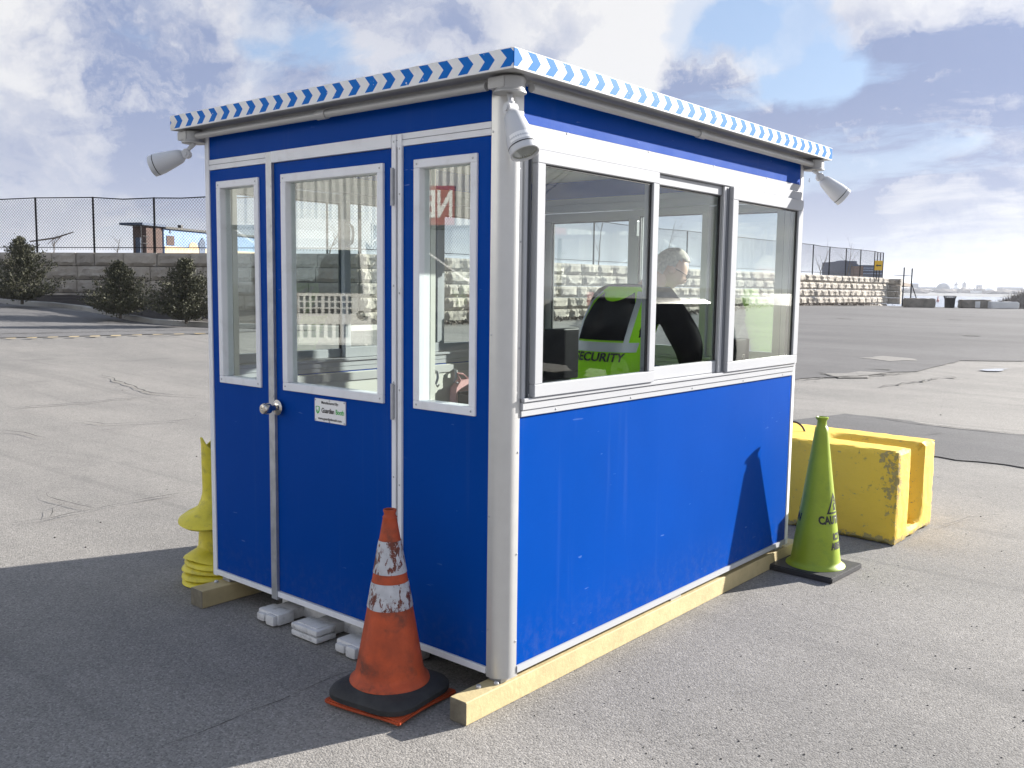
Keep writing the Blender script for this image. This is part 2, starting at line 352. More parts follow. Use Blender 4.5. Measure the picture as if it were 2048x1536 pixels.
def ground_mat(name, light, dark, speck=1.0, patch=.5, tint=(1, 1, 1)):
    m = bpy.data.materials.new(name); m.use_nodes = True; m.node_tree.nodes.clear(); n = NT(m.node_tree)
    oc = n('NewGeometry').outputs['Position']
    dist = n('CameraData').outputs['View Distance'] if False else None
    st = n('Mapping', {0: oc, 2: (0, 0, R(-38)), 3: (.25, 1.0, 1)}).outputs[0]      # long tyre-worn streaks
    a = n.noise(st, .55, 7, .6); b = n.noise(oc, .18, 4, .55); g1 = n.noise(oc, 3.0, 6, .7)
    t = n.m('ADD', n.m('ADD', n.m('MULTIPLY', a, .5), n.m('MULTIPLY', b, .3)), n.m('MULTIPLY', g1, .2))
    c = n.mix(n.step(t, .38, .62), dark, light)
    # aggregate: light and dark stones of the size of a fingernail
    vo = n('TexVoronoi', {'Vector': oc, 'Scale': 130.0, 'Randomness': 1.0})
    vc = n('SeparateColor', {0: vo.outputs['Color']}).outputs[0]
    stone = n.ramp(vc, (.0, .55), (.18, .8), (.55, 1.0), (.85, 1.15), (1.0, 1.5))
    c = n.mix(.75*speck, c, stone, 'MULTIPLY')
    holes = n.step(n.noise(oc, 95, 3, .6), .61, .67); c = n.mix(n.m('MULTIPLY', holes, .60*speck), c, (.035, .033, .03))
    h2 = n.step(n.noise(oc, 17, 5, .7), .66, .72); c = n.mix(n.m('MULTIPLY', h2, .18), c, (.05, .045, .04))
    oil = n.step(n.noise(n('Mapping', {0: oc, 3: (1, .6, 1)}).outputs[0], .9, 6, .6), .60, .74); c = n.mix(n.m('MULTIPLY', oil, .30), c, (.07, .068, .068))
    ty = n.noise(n('Mapping', {0: oc, 2: (0, 0, R(-33)), 3: (.06, 2.4, 1)}).outputs[0], 1.6, 4, .5); c = n.mix(n.m('MULTIPLY', n.step(ty, .56, .70), .22), c, (.085, .083, .082))
    h = n.m('ADD', n.m('MULTIPLY', vo.outputs['Distance'], -.5), n.m('SUBTRACT', n.m('MULTIPLY', n.noise(oc, 120, 4, .7), .7), n.m('MULTIPLY', holes, .6)))
    bp = n('Bump', {'Height': h, 'Strength': .55, 'Distance': .006})
    n('OutputMaterial', {0: n('BsdfPrincipled', {'Base Color': c, 'Roughness': .88, 'Specular IOR Level': .25, 'Normal': bp.outputs[0]}).outputs[0]}); return m
M['ground'] = ground_mat('worn_pale_asphalt', (.260, .246, .228), (.188, .180, .170))
M['asph_d'] = ground_mat('darker_asphalt', (.135, .133, .134), (.095, .094, .097))
M['asph_m'] = ground_mat('grey_asphalt', (.128, .125, .127), (.092, .090, .092))
M['crack'] = mat('dark_crack_fill', (.035, .033, .030), 1)  # one dark colour along the cracks and the pavement joint
M['paint_y'] = mat('faded_yellow_line', (.42, .32, .16), .8, var=.2, vscale=3)
M['gravel'] = mat('gravel_and_dead_leaves', (.16, .125, .095), 1, var=.5, vscale=5, bump=1, bscale=9)
def block_mat():
    m = bpy.data.materials.new('split_face_concrete_block'); m.use_nodes = True; m.node_tree.nodes.clear(); n = NT(m.node_tree)
    oc = n('NewGeometry').outputs['Position']; rnd = n('ObjectInfo').outputs['Random']
    c = n.mix(n.step(n.noise(oc, 1.1, 6, .6), .35, .7), (.37, .335, .285), (.28, .255, .225))
    c = n.mix(1.0, c, n.ramp(rnd, (0, .86), (1, 1.12)), 'MULTIPLY')
    c = n.mix(n.m('MULTIPLY', n.step(n.noise(oc, 5, 8, .7), .55, .7), .5), c, (.20, .18, .15))
    bp = n('Bump', {'Height': n.noise(oc, 6, 8, .65), 'Strength': .8, 'Distance': .06})
    n('OutputMaterial', {0: n('BsdfPrincipled', {'Base Color': c, 'Roughness': .92, 'Normal': bp.outputs[0]}).outputs[0]}); return m
M['block'] = block_mat()
def leaf_mat(name, a, b):
    m = bpy.data.materials.new(name); m.use_nodes = True; m.node_tree.nodes.clear(); n = NT(m.node_tree)
    oc = n('NewGeometry').outputs['Position']
    c = n.mix(n.noise(oc, 7, 4, .7), a, b)
    n('OutputMaterial', {0: n('BsdfPrincipled', {'Base Color': c, 'Roughness': .7, 'Transmission Weight': 0}).outputs[0]}); return m
M['leaf'] = leaf_mat('juniper_foliage', (.010, .018, .008), (.085, .080, .038))
M['scrub'] = leaf_mat('brown_winter_scrub', (.06, .045, .035), (.16, .12, .09))
def water_mat():
    m = bpy.data.materials.new('river_water'); m.use_nodes = True; m.node_tree.nodes.clear(); n = NT(m.node_tree)
    oc = n('NewGeometry').outputs['Position']
    bp = n('Bump', {'Height': n.noise(n('Mapping', {0: oc, 3: (.3, 1, 1)}).outputs[0], 1.2, 5, .6), 'Strength': .25, 'Distance': .3})
    n('OutputMaterial', {0: n('BsdfPrincipled', {'Base Color': (.10, .14, .19, 1), 'Roughness': .12, 'Normal': bp.outputs[0]}).outputs[0]}); return m
M['water'] = water_mat()
M['puddle'] = mat('puddle_painted_sky', (.45, .46, .48), .25)  # pale base colour stands in for bright sky mirrored in the water
M['farland'] = mat('far_shore_land', (.09, .09, .09), 1, var=.4, vscale=.02)
# ------------------------------------------------------------------ ground
def grid_axis(lo, hi, fine_lo, fine_hi, f, c):
    a = list(np.arange(fine_lo, fine_hi+1e-6, f)); x = fine_lo
    while x > lo: x -= c; a.insert(0, max(x, lo))
    x = fine_hi
    while x < hi: x += c; a.append(min(x, hi))
    return a
xs = grid_axis(-900, 900, -40, 50, 1.0, 60); ys = grid_axis(-700, 65, -20, 65, 1.0, 60)
def sheet(name, xs, ys, zf, mt):
    vs = [(x, y, zf(x, y)) for y in ys for x in xs]; nx = len(xs)
    fs = [(j*nx+i, j*nx+i+1, (j+1)*nx+i+1, (j+1)*nx+i) for j in range(len(ys)-1) for i in range(nx-1)]
    me = bpy.data.meshes.new(name); me.from_pydata(vs, [], fs); me.materials.append(mt)
    for p in me.polygons: p.use_smooth = True
    o = bpy.data.objects.new(name, me); COL.objects.link(o); o['kind'] = 'structure'; ORG[o] = Vector((0, 0, 0)); return o
g0 = sheet('ground', xs, ys, gz, M['ground'])
def strip_sheet(name, outline_px, mt, dz, jit=.0, seed=1, sub=8, direct=False):
    """a thin sheet laid on the ground, its outline given by points seen on the ground"""
    rnd = random.Random(seed); pts = [Vector(p).to_2d() if direct else atg(*p).to_2d() for p in outline_px]
    out = []
    for i in range(len(pts)):
        a, b = pts[i], pts[(i+1) % len(pts)]; k = max(2, min(sub, int((b-a).length/.5)+1))
        for t in range(k):
            p = a.lerp(b, t/k)
            if jit and t: p = p+Vector((rnd.uniform(-jit, jit), rnd.uniform(-jit, jit)))
            out.append(p)
    bm = bmesh.new(); vs = [bm.verts.new((p.x, p.y, 0)) for p in out]; bm.faces.new(vs); bmesh.ops.triangulate(bm, faces=bm.faces)
    for k in range(7):
        L_ = [e for e in bm.edges if e.calc_length() > 2.2]
        if not L_: break
        bmesh.ops.subdivide_edges(bm, edges=L_, cuts=1); bmesh.ops.triangulate(bm, faces=bm.faces)
    for v in bm.verts: v.co.z = ground_at(v.co.x, v.co.y)+dz
    bmesh.ops.recalc_face_normals(bm, faces=bm.faces)
    me = bpy.data.meshes.new(name); bm.to_mesh(me); bm.free(); me.materials.append(mt)
    o = bpy.data.objects.new(name, me); COL.objects.link(o); o['kind'] = 'structure'; return o
_xa, _ya = np.array(xs), np.array(ys)
def ground_at(x, y):       # height of the triangulated ground sheet (bilinear)
    i = min(max(int(np.searchsorted(_xa, x))-1, 0), len(xs)-2); j = min(max(int(np.searchsorted(_ya, y))-1, 0), len(ys)-2)
    tx = (x-xs[i])/(xs[i+1]-xs[i]); ty = (y-ys[j])/(ys[j+1]-ys[j])
    z = lambda a, b: gz(xs[a], ys[b])
    return (z(i, j)*(1-tx)+z(i+1, j)*tx)*(1-ty)+(z(i, j+1)*(1-tx)+z(i+1, j+1)*tx)*ty
# darker asphalt of the far yard on the right, the patched strip beyond the barrier, the road on the left
strip_sheet('asphalt_yard', [(1585, 762), (1700, 752), (1790, 745), (1850, 737), (1920, 722), (2100, 722), (2400, 700), (2600, 640), (2300, 625), (2048, 618), (1900, 616), (1700, 613), (1500, 612), (1300, 618), (1150, 640), (1150, 690), (1300, 740)], M['asph_m'], .012, .22, 3, sub=30)
strip_sheet('asphalt_patch', [(1500, 850), (1600, 840), (1690, 829), (1760, 836), (1850, 850), (1960, 862), (2060, 872), (2300, 890), (2300, 965), (2048, 937), (1960, 925), (1878, 915), (1780, 900), (1600, 880)], M['asph_d'], .010, .11, 4, sub=40)
M['asph_l'] = ground_mat('light_grey_road_asphalt', (.170, .165, .164), (.135, .132, .132))
strip_sheet('road_asphalt', [(-200, 690), (0, 677), (200, 672), (420, 668), (700, 662), (700, 652), (560, 650), (415, 652), (250, 634), (110, 620), (0, 608), (-200, 592)], M['asph_l'], .016, .05, 5)
strip_sheet('asphalt_patch', [(1715, 717), (1765, 713), (1822, 718), (1835, 723), (1780, 724)], M['ground'], .018, .25, 6, sub=14)
strip_sheet('asphalt_patch', [(1640, 750), (1720, 744), (1800, 748), (1740, 757), (1680, 758)], M['ground'], .018, .22, 7, sub=14)
pd = strip_sheet('puddle', [(1958, 742), (1985, 739.5), (2020, 739.5), (2008, 742.5), (1975, 744)], M['puddle'], .020, .08, 8, sub=14)
strip_sheet('gravel_verge', [(1560, 613), (1650, 611), (1795, 609), (1830, 613), (1800, 617), (1700, 619), (1640, 622), (1560, 621)], M['gravel'], .022, .1, 9)
def ribbon(name, pts_px, w, mt, dz=.022, jit=.03, seed=0, step=.12, direct=False, taper=True):
    rnd = random.Random(seed); P = [Vector(p).to_2d() if direct else atg(*p).to_2d() for p in pts_px]; L_ = []
    for a, b in zip(P, P[1:]):
        k = max(1, int((b-a).length/step)); L_ += [a.lerp(b, t/k) for t in range(k)]
    L_.append(P[-1]); n_ = len(L_); bm = bmesh.new(); prev = None; off = 0
    for i, p in enumerate(L_):
        d = (L_[min(i+1, n_-1)]-L_[max(i-1, 0)]).normalized(); nn = Vector((-d.y, d.x)); off = off*.8+rnd.uniform(-jit, jit)
        ww = w*(rnd.uniform(.3, 1.3) if jit else 1)*(min(1, 4*i/n_+.15, 4*(n_-i)/n_+.15) if taper else 1)/2
        a = p+nn*(off+ww); b = p+nn*(off-ww)
        va = bm.verts.new((a.x, a.y, ground_at(a.x, a.y)+dz)); vb = bm.verts.new((b.x, b.y, ground_at(b.x, b.y)+dz))
        if prev: bm.faces.new((prev[0], va, vb, prev[1]))
        prev = (va, vb)
    bmesh.ops.recalc_face_normals(bm, faces=bm.faces)
    me = bpy.data.meshes.new(name); bm.to_mesh(me); bm.free(); me.materials.append(mt)
    o = bpy.data.objects.new(name, me); COL.objects.link(o); o['kind'] = 'structure'; return o
C_ = M['crack']
ribbon('crack', [(0, 1054), (100, 1042), (180, 1024), (255, 1011), (330, 996), (395, 988)], 0.0121, C_, seed=1)
ribbon('crack', [(85, 992), (110, 1005), (150, 1016), (183, 1023)], 0.011, C_, seed=2)
ribbon('crack', [(95, 1040), (102, 1022), (115, 1014)], 0.0077, C_, seed=3)
ribbon('crack', [(205, 750), (250, 770), (290, 790), (330, 793), (420, 795)], 0.03, C_, seed=4, jit=.05)
ribbon('crack', [(150, 845), (210, 852), (290, 850), (400, 840)], 0.0165, C_, seed=5)
ribbon('crack', [(0, 822), (60, 815), (160, 808), (300, 797)], 0.0193, C_, seed=6, jit=.06)
ribbon('crack', [(0, 864), (50, 868), (100, 878)], 0.0165, C_, seed=16)
ribbon('crack', [(270, 1515), (330, 1490), (430, 1450), (560, 1400), (660, 1355), (740, 1330)], 0.0033, C_, seed=7, jit=.006, step=.04, dz=.002)
ribbon('crack', [(1685, 829), (1760, 838), (1850, 850), (1960, 862), (2060, 874), (2200, 890)], 0.033, C_, seed=8, jit=.03)
ribbon('crack', [(1585, 762), (1640, 757), (1700, 754), (1770, 750), (1840, 746)], 0.066, C_, seed=9, jit=.06)
ribbon('crack', [(1755, 777), (1800, 771), (1850, 765), (1880, 757)], 0.0495, C_, seed=10, jit=.06)
ribbon('crack', [(1633, 745), (1665, 754), (1700, 756)], 0.055, C_, seed=11)
ribbon('crack', [(1730, 739), (1780, 741)], 0.1375, C_, seed=12)
ribbon('crack', [(1885, 756), (1912, 757)], 0.1375, C_, seed=13)
ribbon('crack', [(1925, 672), (1960, 673)], 0.275, C_, seed=14)
ribbon('crack', [(1660, 637), (1705, 639)], 0.275, C_, seed=15)
ribbon('crack', [(1890, 640), (1925, 641)], 0.275, C_, seed=17)
ribbon('crack', [(1820, 870), (1850, 872), (1880, 868)], 0.0165, C_, seed=18)
ribbon('crack', [(1880, 1060), (1940, 1040), (2000, 1035)], 0.0044, C_, seed=20, jit=.01)
ribbon('pavement_joint', [(-100, 672), (0, 669), (200, 665), (420, 661), (560, 658)], .09, C_, dz=.03, jit=.01, seed=19, taper=False)
for i in range(11):
    x0 = -30+i*42; y0 = 680.5-(x0+30)*.0265
    ribbon('painted_dash', [(x0, y0), (x0+20, y0-.5)], .17, M['paint_y'], dz=.034, jit=.015, seed=30+i, taper=False)
# small stones and crumbs lying about
rs = random.Random(5); g = MB()
for i in range(300):
    if i < 240: p = atg(rs.uniform(1000, 2048), rs.uniform(900, 1536))
    else: p = atg(rs.uniform(0, 2048), rs.uniform(700, 1100))
    s_ = rs.uniform(.002, .0055) if i < 240 else rs.uniform(.004, .014)
    if -2.1 < p.x < .1 and -.2 < p.y < 2.8: continue
    Mx = Matrix.Translation((p.x, p.y, ground_at(p.x, p.y)+s_*.2)) @ Matrix.Rotation(rs.random()*6, 4, 'Z') @ Matrix.Diagonal((1, rs.uniform(.5, 1), .6, 1))
    bmesh.ops.create_icosphere(g.bm, subdivisions=1, radius=s_, matrix=Mx)
o = g.build('loose_stones', mat('dark_pebbles', (.06, .055, .05), .9, var=.6, vscale=1)); tag(o, 'small dark pebbles scattered over the asphalt', 'pebbles', kind='stuff')
# water, far shore, plateau behind the wall
sheet('water', [-2500, -200, 0, 200, 2500], [61.5, 400, 3000], lambda x, y: -1.4, M['water'])
sheet('far_shore', list(range(-2400, 2401, 100)), [740, 760, 900, 1100, 1600, 3200], lambda x, y: {740: -1.6, 760: -.6, 900: .6, 1100: 1.8, 1600: 3., 3200: 6.}[y], M['farland'])
WA, WB, WC = Vector((-20.0, 16.4)), Vector((-33.5, 10.0)), Vector((-20.0, 65.0))
pl = MB(); pl.poly([(-20.4, 16.6, 2.5), (-20.4, 64.8, 2.5), (-26, 90, 2.4), (-120, 240, 2.4), (-500, 240, 2.4), (-500, -160, 2.4), (-60, -4, 2.5), (-33.6, 10.4, 2.5)], th=.3)
o = pl.build('upper_terrain', M['gravel']); o['kind'] = 'structure'
# ------------------------------------------------------------------ retaining walls of individual blocks
def block_variant(seed, amp=1.0):
    rnd = random.Random(seed); nx, nz = 8, 5; bm = bmesh.new(); V = {}
    for i in range(nx):
        for k in range(nz):
            e = min(i, nx-1-i, k, nz-1-k)
            y = -.01*rnd.random() if e == 0 else -((.060 if amp == 1 else .105)+rnd.uniform(-.018, .028)*(amp if i in (1, nx-2) else 1)+(.02 if k == 1 else 0))
            if e and i == 1: y *= .7
            V[i, k] = bm.verts.new((i/(nx-1)-.5+(rnd.uniform(-.03, .03) if e else 0), y, k/(nz-1)+(rnd.uniform(-.05, .05) if e else 0)))
    for i in range(nx-1):
        for k in range(nz-1): bm.faces.new((V[i, k], V[i+1, k], V[i+1, k+1], V[i, k+1]))
    c = [V[0, 0], V[nx-1, 0], V[nx-1, nz-1], V[0, nz-1]]; bk = [bm.verts.new((v.co.x, .32, v.co.z)) for v in c]
    def side(seq, b1, b2): bm.faces.new(seq+[b2, b1])
    side([V[i, 0] for i in range(nx)][::-1], bk[1], bk[0]); side([V[i, nz-1] for i in range(nx)], bk[3], bk[2])
    side([V[0, k] for k in range(nz)], bk[0], bk[3]); side([V[nx-1, k] for k in range(nz)][::-1], bk[2], bk[1]); bm.faces.new(bk)
    bmesh.ops.recalc_face_normals(bm, faces=bm.faces); me = bpy.data.meshes.new('block'); bm.to_mesh(me); bm.free(); me.materials.append(M['block']); return me
BV = [block_variant(s) for s in range(9)]; BV2 = [block_variant(s+50, 2.1) for s in range(12)]
def wall(A, B, label, top=2.6, n_c=5, hb=.45, seed=1, var=None):
    rnd = random.Random(seed); d = (B-A); Ln = d.length; d.normalize(); ang = math.atan2(d.y, d.x)
    t = thing('retaining_wall', (A.x, A.y, top-n_c*hb), label, 'wall', 'split-face retaining walls')
    for k in range(n_c):
        s = -rnd.uniform(0, .6)
        while s < Ln:
            w = rnd.choice([.72, .95, 1.15, 1.25]); e = min(s+w, Ln)
            if e-max(s, 0) > .15:
                s0 = max(s, 0); c = A+d*((s0+e)/2)
                o = bpy.data.objects.new('block', rnd.choice(var or BV)); COL.objects.link(o); o.parent = t
                o.location = Vector((c.x, c.y, top-(k+1)*hb))-ORG[t]+Vector((-d.y, d.x, 0))*rnd.uniform(-.03, .02)
                o.rotation_euler = (0, 0, ang+rnd.uniform(-.006, .006)); o.scale = (e-s0-.03, 1, hb-.022)
            s += w
    return t
# normal side is local -y: walk so that the yard lies at -y
wall(WB, WA, 'shaded grey block retaining wall behind the junipers on the left', seed=3)
wall(Vector((-20, 16.45)), WC, 'sunlit cream block retaining wall running back towards the river', seed=4, var=BV2)
_w = wall(Vector((-20.2, 65.6)), Vector((-19.25, 65.6)), 'short stepped end of the block wall beside the gate', seed=5, var=BV2, top=2.55, n_c=4); 
# ------------------------------------------------------------------ chain link fences
def chain_fence(A, B, z0, h, posts, label, cell=.11, gap=.0, seed=0):
    rnd = random.Random(seed); d = B-A; Ln = d.length; d.normalize()
    t = thing('chain_link_fence', (A.x, A.y, z0), label, 'fence', 'black chain-link fences')
    tops = []
    for s in posts:
        p = A+d*s; zt = z0+h+rnd.uniform(-.04, .04); tops.append((s, zt))
        m = MB(); m.tube([(p.x, p.y, z0-.1), (p.x, p.y, zt)], .035, 8); m.build('post', M['fence'], t, smooth=True)
    for (s1, a), (s2, b) in zip(tops, tops[1:]):
        p, q = A+d*s1, A+d*s2; m = MB(); mid = (p+q)/2
        m.tube([(p.x, p.y, a-.02), (mid.x, mid.y, (a+b)/2-.02-rnd.uniform(0, .06)), (q.x, q.y, b-.02)], .02, 6)
        m.build('top_rail', M['fence'], t, smooth=True)
        m = MB(); m.tube([(p.x, p.y, z0+.16), (q.x, q.y, z0+.16)], .014, 6); m.build('bottom_rail', M['fence'], t)
    bm = bmesh.new(); hh = h-.12; r = .0045; dd = Vector((d.x, d.y, 0)); nn = Vector((-d.y, d.x, 0))
    def wire(p, q):
        u = (q-p).normalized(); a = u.cross(nn).normalized()*r; b = nn*r
        ring = [[bm.verts.new(c+a), bm.verts.new(c-a*.5+b*.87), bm.verts.new(c-a*.5-b*.87)] for c in (p, q)]
        for k in range(3): bm.faces.new((ring[0][k], ring[0][(k+1) % 3], ring[1][(k+1) % 3], ring[1][k]))
    s = -hh
    o3 = Vector((A.x, A.y, z0+.08))
    while s < Ln:
        for sg in (1, -1):
            a, b = (s, s+hh) if sg == 1 else (s+hh, s)
            za, zb = 0, hh
            lo, hi = 0, 1
            # clip 0..Ln
            f = lambda u: a+(b-a)*u
            us = [u for u in (((0-a)/(b-a)), ((Ln-a)/(b-a)))]; u0_, u1_ = max(0, min(us)), min(1, max(us))
            if u1_-u0_ > .02: wire(o3+dd*f(u0_)+Vector((0, 0, hh*u0_)), o3+dd*f(u1_)+Vector((0, 0, hh*u1_)))
        s += cell
    me = bpy.data.meshes.new('wire_mesh'); bm.to_mesh(me); bm.free(); me.materials.append(M['fence'])
    o = bpy.data.objects.new('wire_mesh', me); COL.objects.link(o); o.parent = t; o.location = -ORG[t]; o['kind'] = 'stuff'
    return t
FA = WB+Vector((.1, .25)); FB = WA+Vector((-.25, .25))
def along(A, B, px):   # distance along AB where the ray through column px crosses it
    d = pray(px, 560); best = None; D2 = Vector((d.x, d.y)).normalized(); C2 = CAMP.to_2d(); e = B-A
    den = D2.x*(-e.y)+D2.y*e.x; rhs = A-C2; t = (rhs.x*(-e.y)+rhs.y*e.x)/den; u = (D2.x*rhs.y-D2.y*rhs.x)/den*1
    X = C2+D2*t; return (X-A).length
pl_ = sorted([along(FA, FB, x) for x in (-60, 77, 191, 312, 425, 540, 655)])
chain_fence(FA, FB, 2.6, 1.82, [0]+[p for p in pl_ if .5 < p < (FB-FA).length-.5]+[(FB-FA).length], 'black chain-link fence on top of the shaded wall', seed=1)
LA, LB = Vector((-20.25, 16.7)), Vector((-20.25, 64.6)); LL = (LB-LA).length
pl_ = sorted([along(LA, LB, x) for x in (1186, 1372, 1624, 1657, 1690, 1719, 1747, 1768)])
chain_fence(LA, LB, 2.58, 1.80, [0, 3.2, 6.4, 9.6]+[p for p in pl_ if 10.5 < p < LL-1]+[LL], 'black chain-link fence on top of the sunlit wall', cell=.13, seed=2)
# ------------------------------------------------------------------ kerb and planting bed
kp = [Vector(p)+Vector((-.35, .8)) for p in ((-40, 9.2), (-36, 9.35), (-32, 9.55), (-29.8, 9.75), (-26, 10.05), (-22.5, 10.35), (-19.24, 10.7), (-17.9, 11.6), (-17.6, 13.2), (-18.4, 15.4), (-19.5, 16.6))]
m = MB()
prof = [(-.08, -.05), (-.08, .13), (-.06, .15), (.06, .15), (.08, .13), (.08, -.05)]
for a, b in zip(kp, kp[1:]):
    k = max(1, round((b-a).length/2.0))
    for i in range(k):
        p, q = a.lerp(b, (i+.006)/k), a.lerp(b, (i+.994)/k); d = (q-p).normalized(); nn = Vector((-d.y, d.x))
        r1 = [m.bm.verts.new((p.x+nn.x*s, p.y+nn.y*s, ground_at(p.x, p.y)+z)) for s, z in prof]
        r2 = [m.bm.verts.new((q.x+nn.x*s, q.y+nn.y*s, ground_at(q.x, q.y)+z)) for s, z in prof]
        for j in range(6): m.bm.faces.new((r1[j], r1[(j+1) % 6], r2[(j+1) % 6], r2[j]))
        m.bm.faces.new(r1[::-1]); m.bm.faces.new(r2)
o = m.build('kerb', M['kerb']); o['kind'] = 'structure'
bm = bmesh.new(); rk = random.Random(2)
rows = []
for i in range(40):
    t = i/39; L_ = len(kp)-1; f = t*L_; j = min(int(f), L_-1); a = kp[j].lerp(kp[j+1], f-j)
    s = min(max(((a-WB).dot((WA-WB).normalized())), -6), (WA-WB).length); b = WB+(WA-WB).normalized()*s+Vector((.0, .1))
    rows.append([bm.verts.new((a.lerp(b, u/6).x, a.lerp(b, u/6).y+(.09 if u == 0 else 0), ground_at(a.x, a.y)+.10+(.25*math.sin(u/6*1.6) + rk.uniform(-.03, .03) if u else 0))) for u in range(7)])
for r1, r2 in zip(rows, rows[1:]):
    for u in range(6): bm.faces.new((r1[u], r1[u+1], r2[u+1], r2[u]))
bmesh.ops.recalc_face_normals(bm, faces=bm.faces)
me = bpy.data.meshes.new('planting_bed'); bm.to_mesh(me); bm.free(); me.materials.append(M['soil']); o = bpy.data.objects.new('planting_bed', me); COL.objects.link(o); o['kind'] = 'structure'
# ------------------------------------------------------------------ junipers
def juniper(p, h, w, label, seed):
    rnd = random.Random(seed); z0 = p.z
    t = thing('juniper_bush', p, label, 'bush', 'junipers in the planting bed')
    m = MB(); m.tube([p+Vector((0, 0, -.1)), p+Vector((.02, 0, h*.5)), p+Vector((0, .03, h*.97))], [.05, .035, .008], 6)
    bm = bmesh.new()
    for i in range(250):     # branch sprays
        f = rnd.random()**1.25; z = -.02*h+f*.98*h; a = rnd.random()*6.283
        rr = w/2*(1-f)**.72*(.9+.35*math.sin(a*3+seed)*rnd.random())*rnd.uniform(.6, 1.12)+.03
        tip = p+Vector((math.cos(a)*rr, math.sin(a)*rr, z+rr*.35)); base = p+Vector((0, 0, max(.05, z-rr*.35)))
        if i % 4 == 0: m.tube([base, (base+tip)/2+Vector((0, 0, -.02)), tip], [.012, .008, .003], 4)
        ax = (tip-base)
        for k in range(60):
            u = rnd.uniform(.25, 1.05); c = base+ax*u+Vector((rnd.gauss(0, .06), rnd.gauss(0, .06), rnd.gauss(0, .06)))*(1.2-.5*u)
            L2 = rnd.uniform(.035, .085); dv = (ax.normalized()+Vector((rnd.gauss(0, .6), rnd.gauss(0, .6), rnd.gauss(.25, .5)))).normalized()*L2
            sd = dv.cross(Vector((rnd.gauss(0, 1), rnd.gauss(0, 1), rnd.gauss(0, 1)))).normalized()*L2*.28
            v = [bm.verts.new(c-dv*.5), bm.verts.new(c+sd), bm.verts.new(c+dv*.6), bm.verts.new(c-sd)]; bm.faces.new(v)
    m.build('trunk', M['bark'], t)
    me = bpy.data.meshes.new('foliage'); bm.to_mesh(me); bm.free(); me.materials.append(M['leaf']); o = bpy.data.objects.new('foliage', me); COL.objects.link(o); o.parent = t; o.location = -ORG[t]; o['kind'] = 'stuff'
    return t
def onbed(x, y, dep, dz=.3): q = atd(x, y, dep); return Vector((q.x, q.y, ground_at(q.x, q.y)+.2))
juniper(onbed(44, 600, 28.6), 1.95, 2.45, 'tall juniper at the far left against the shaded block wall', 11)
juniper(onbed(240, 612, 26.6), 1.5, 2.25, 'juniper bush midway between the two others under the fence', 12)
juniper(onbed(372, 624, 25.2), 1.65, 2.1, 'juniper bush nearest the blue booth in the planting bed', 13)
# bare saplings and dead branches
def sapling(p, h, label, seed, lean=(0, 0), n_b=7, r=.03, cat='tree'):
    rnd = random.Random(seed); t = thing('bare_sapling', p, label, cat, 'bare saplings behind the wall')
    def grow(m, a, d, L_, rad, lv):
        pts = [a]; dd = d.copy(); rads = [rad]
        for k in range(5): dd = (dd+Vector((rnd.gauss(0, .10), rnd.gauss(0, .10), .03))).normalized(); pts.append(pts[-1]+dd*L_/5); rads.append(rad*(1-.16*(k+1)))
        m.tube(pts, rads, 5 if lv else 6)
        if lv < 2:
            for k in range(n_b if lv == 0 else 4):
                i = rnd.randint(1, 4); nd = (dd+Vector((rnd.gauss(0, .55), rnd.gauss(0, .55), rnd.uniform(-.1, .4)))).normalized(); grow(m2 if lv == 0 else m, pts[i], nd, L_*rnd.uniform(.35, .6), rads[i]*.55, lv+1)
    m = MB(); m2 = MB(); grow(m, Vector(p), Vector((lean[0], lean[1], 1)).normalized(), h, r, 0)
    m.build('trunk', M['bark'], t, smooth=True); m2.build('branches', M['bark'], t); return t
for i, (px, dep, h, lb) in enumerate(((1195, 42, 2.9, 'leafless sapling seen through the left sliding window'), (1325, 48, 2.6, 'leafless sapling seen past the guard through the middle window'), (1640, 60, 2.0, 'thin bare sapling behind the fence just right of the booth'),
        (1692, 66, 2.6, 'bare sapling leaning beside the dark office building'), (660, 33, 1.3, 'low bare shrub seen through the door window'), (108, 36, .95, 'twiggy dead shrub left of the second fence post'), (235, 36, .8, 'small bare shrub between the fence posts left of the caboose'))):
    q = atd(px, 560, dep); sapling(Vector((q.x, q.y, 2.45)), h, lb, 20+i, lean=(.1*math.sin(i*2), .1))
q1, q2, q3 = atd(60, 483, 36), atd(110, 476, 36), atd(147, 464, 36)
t = thing('dead_branch', (q2.x, q2.y, q1.z), 'long dead branch sloping up behind the fence on the left', 'branch')
m = MB(); m.tube([q1, q2, q3], [.03, .035, .02], 6); m.tube([q2, atd(95, 488, 36)], [.02, .01], 5); m.tube([atd(122, 473, 36), atd(112, 484, 36)], [.02, .01], 5); m.build('limb', M['bark'], t)
# ------------------------------------------------------------------ blue caboose on the upper ground
c1, c2 = atd(283, 500, 52), atd(560, 500, 66)
cd = (c2-c1); cd.z = 0; CL = cd.length; cd.normalize(); cn = Vector((cd.y, -cd.x, 0))
if cn.dot(CAMP-c1) < 0: cn = -cn
cb = thing('caboose', (c1.x, c1.y, 2.5), 'sky-blue painted caboose with cream mural standing behind the fence', 'caboose')
def CB(s, o_, z): q = c1+cd*s-cn*o_; return Vector((q.x, q.y, z))
def cbox(s1, s2, o1, o2, z1, z2):
    m = MB(); P = [CB(s, o_, z) for z in (z1, z2) for (s, o_) in ((s1, o1), (s2, o1), (s2, o2), (s1, o2))]; v = [m.bm.verts.new(p) for p in P]
    for f in ((0, 1, 2, 3), (4, 5, 6, 7), (0, 1, 5, 4), (1, 2, 6, 5), (2, 3, 7, 6), (3, 0, 4, 7)): m.bm.faces.new([v[i] for i in f])
    return m
sc = 52/FPX
def zc(y, px=340, dep=54): return atd(px, y, dep).z
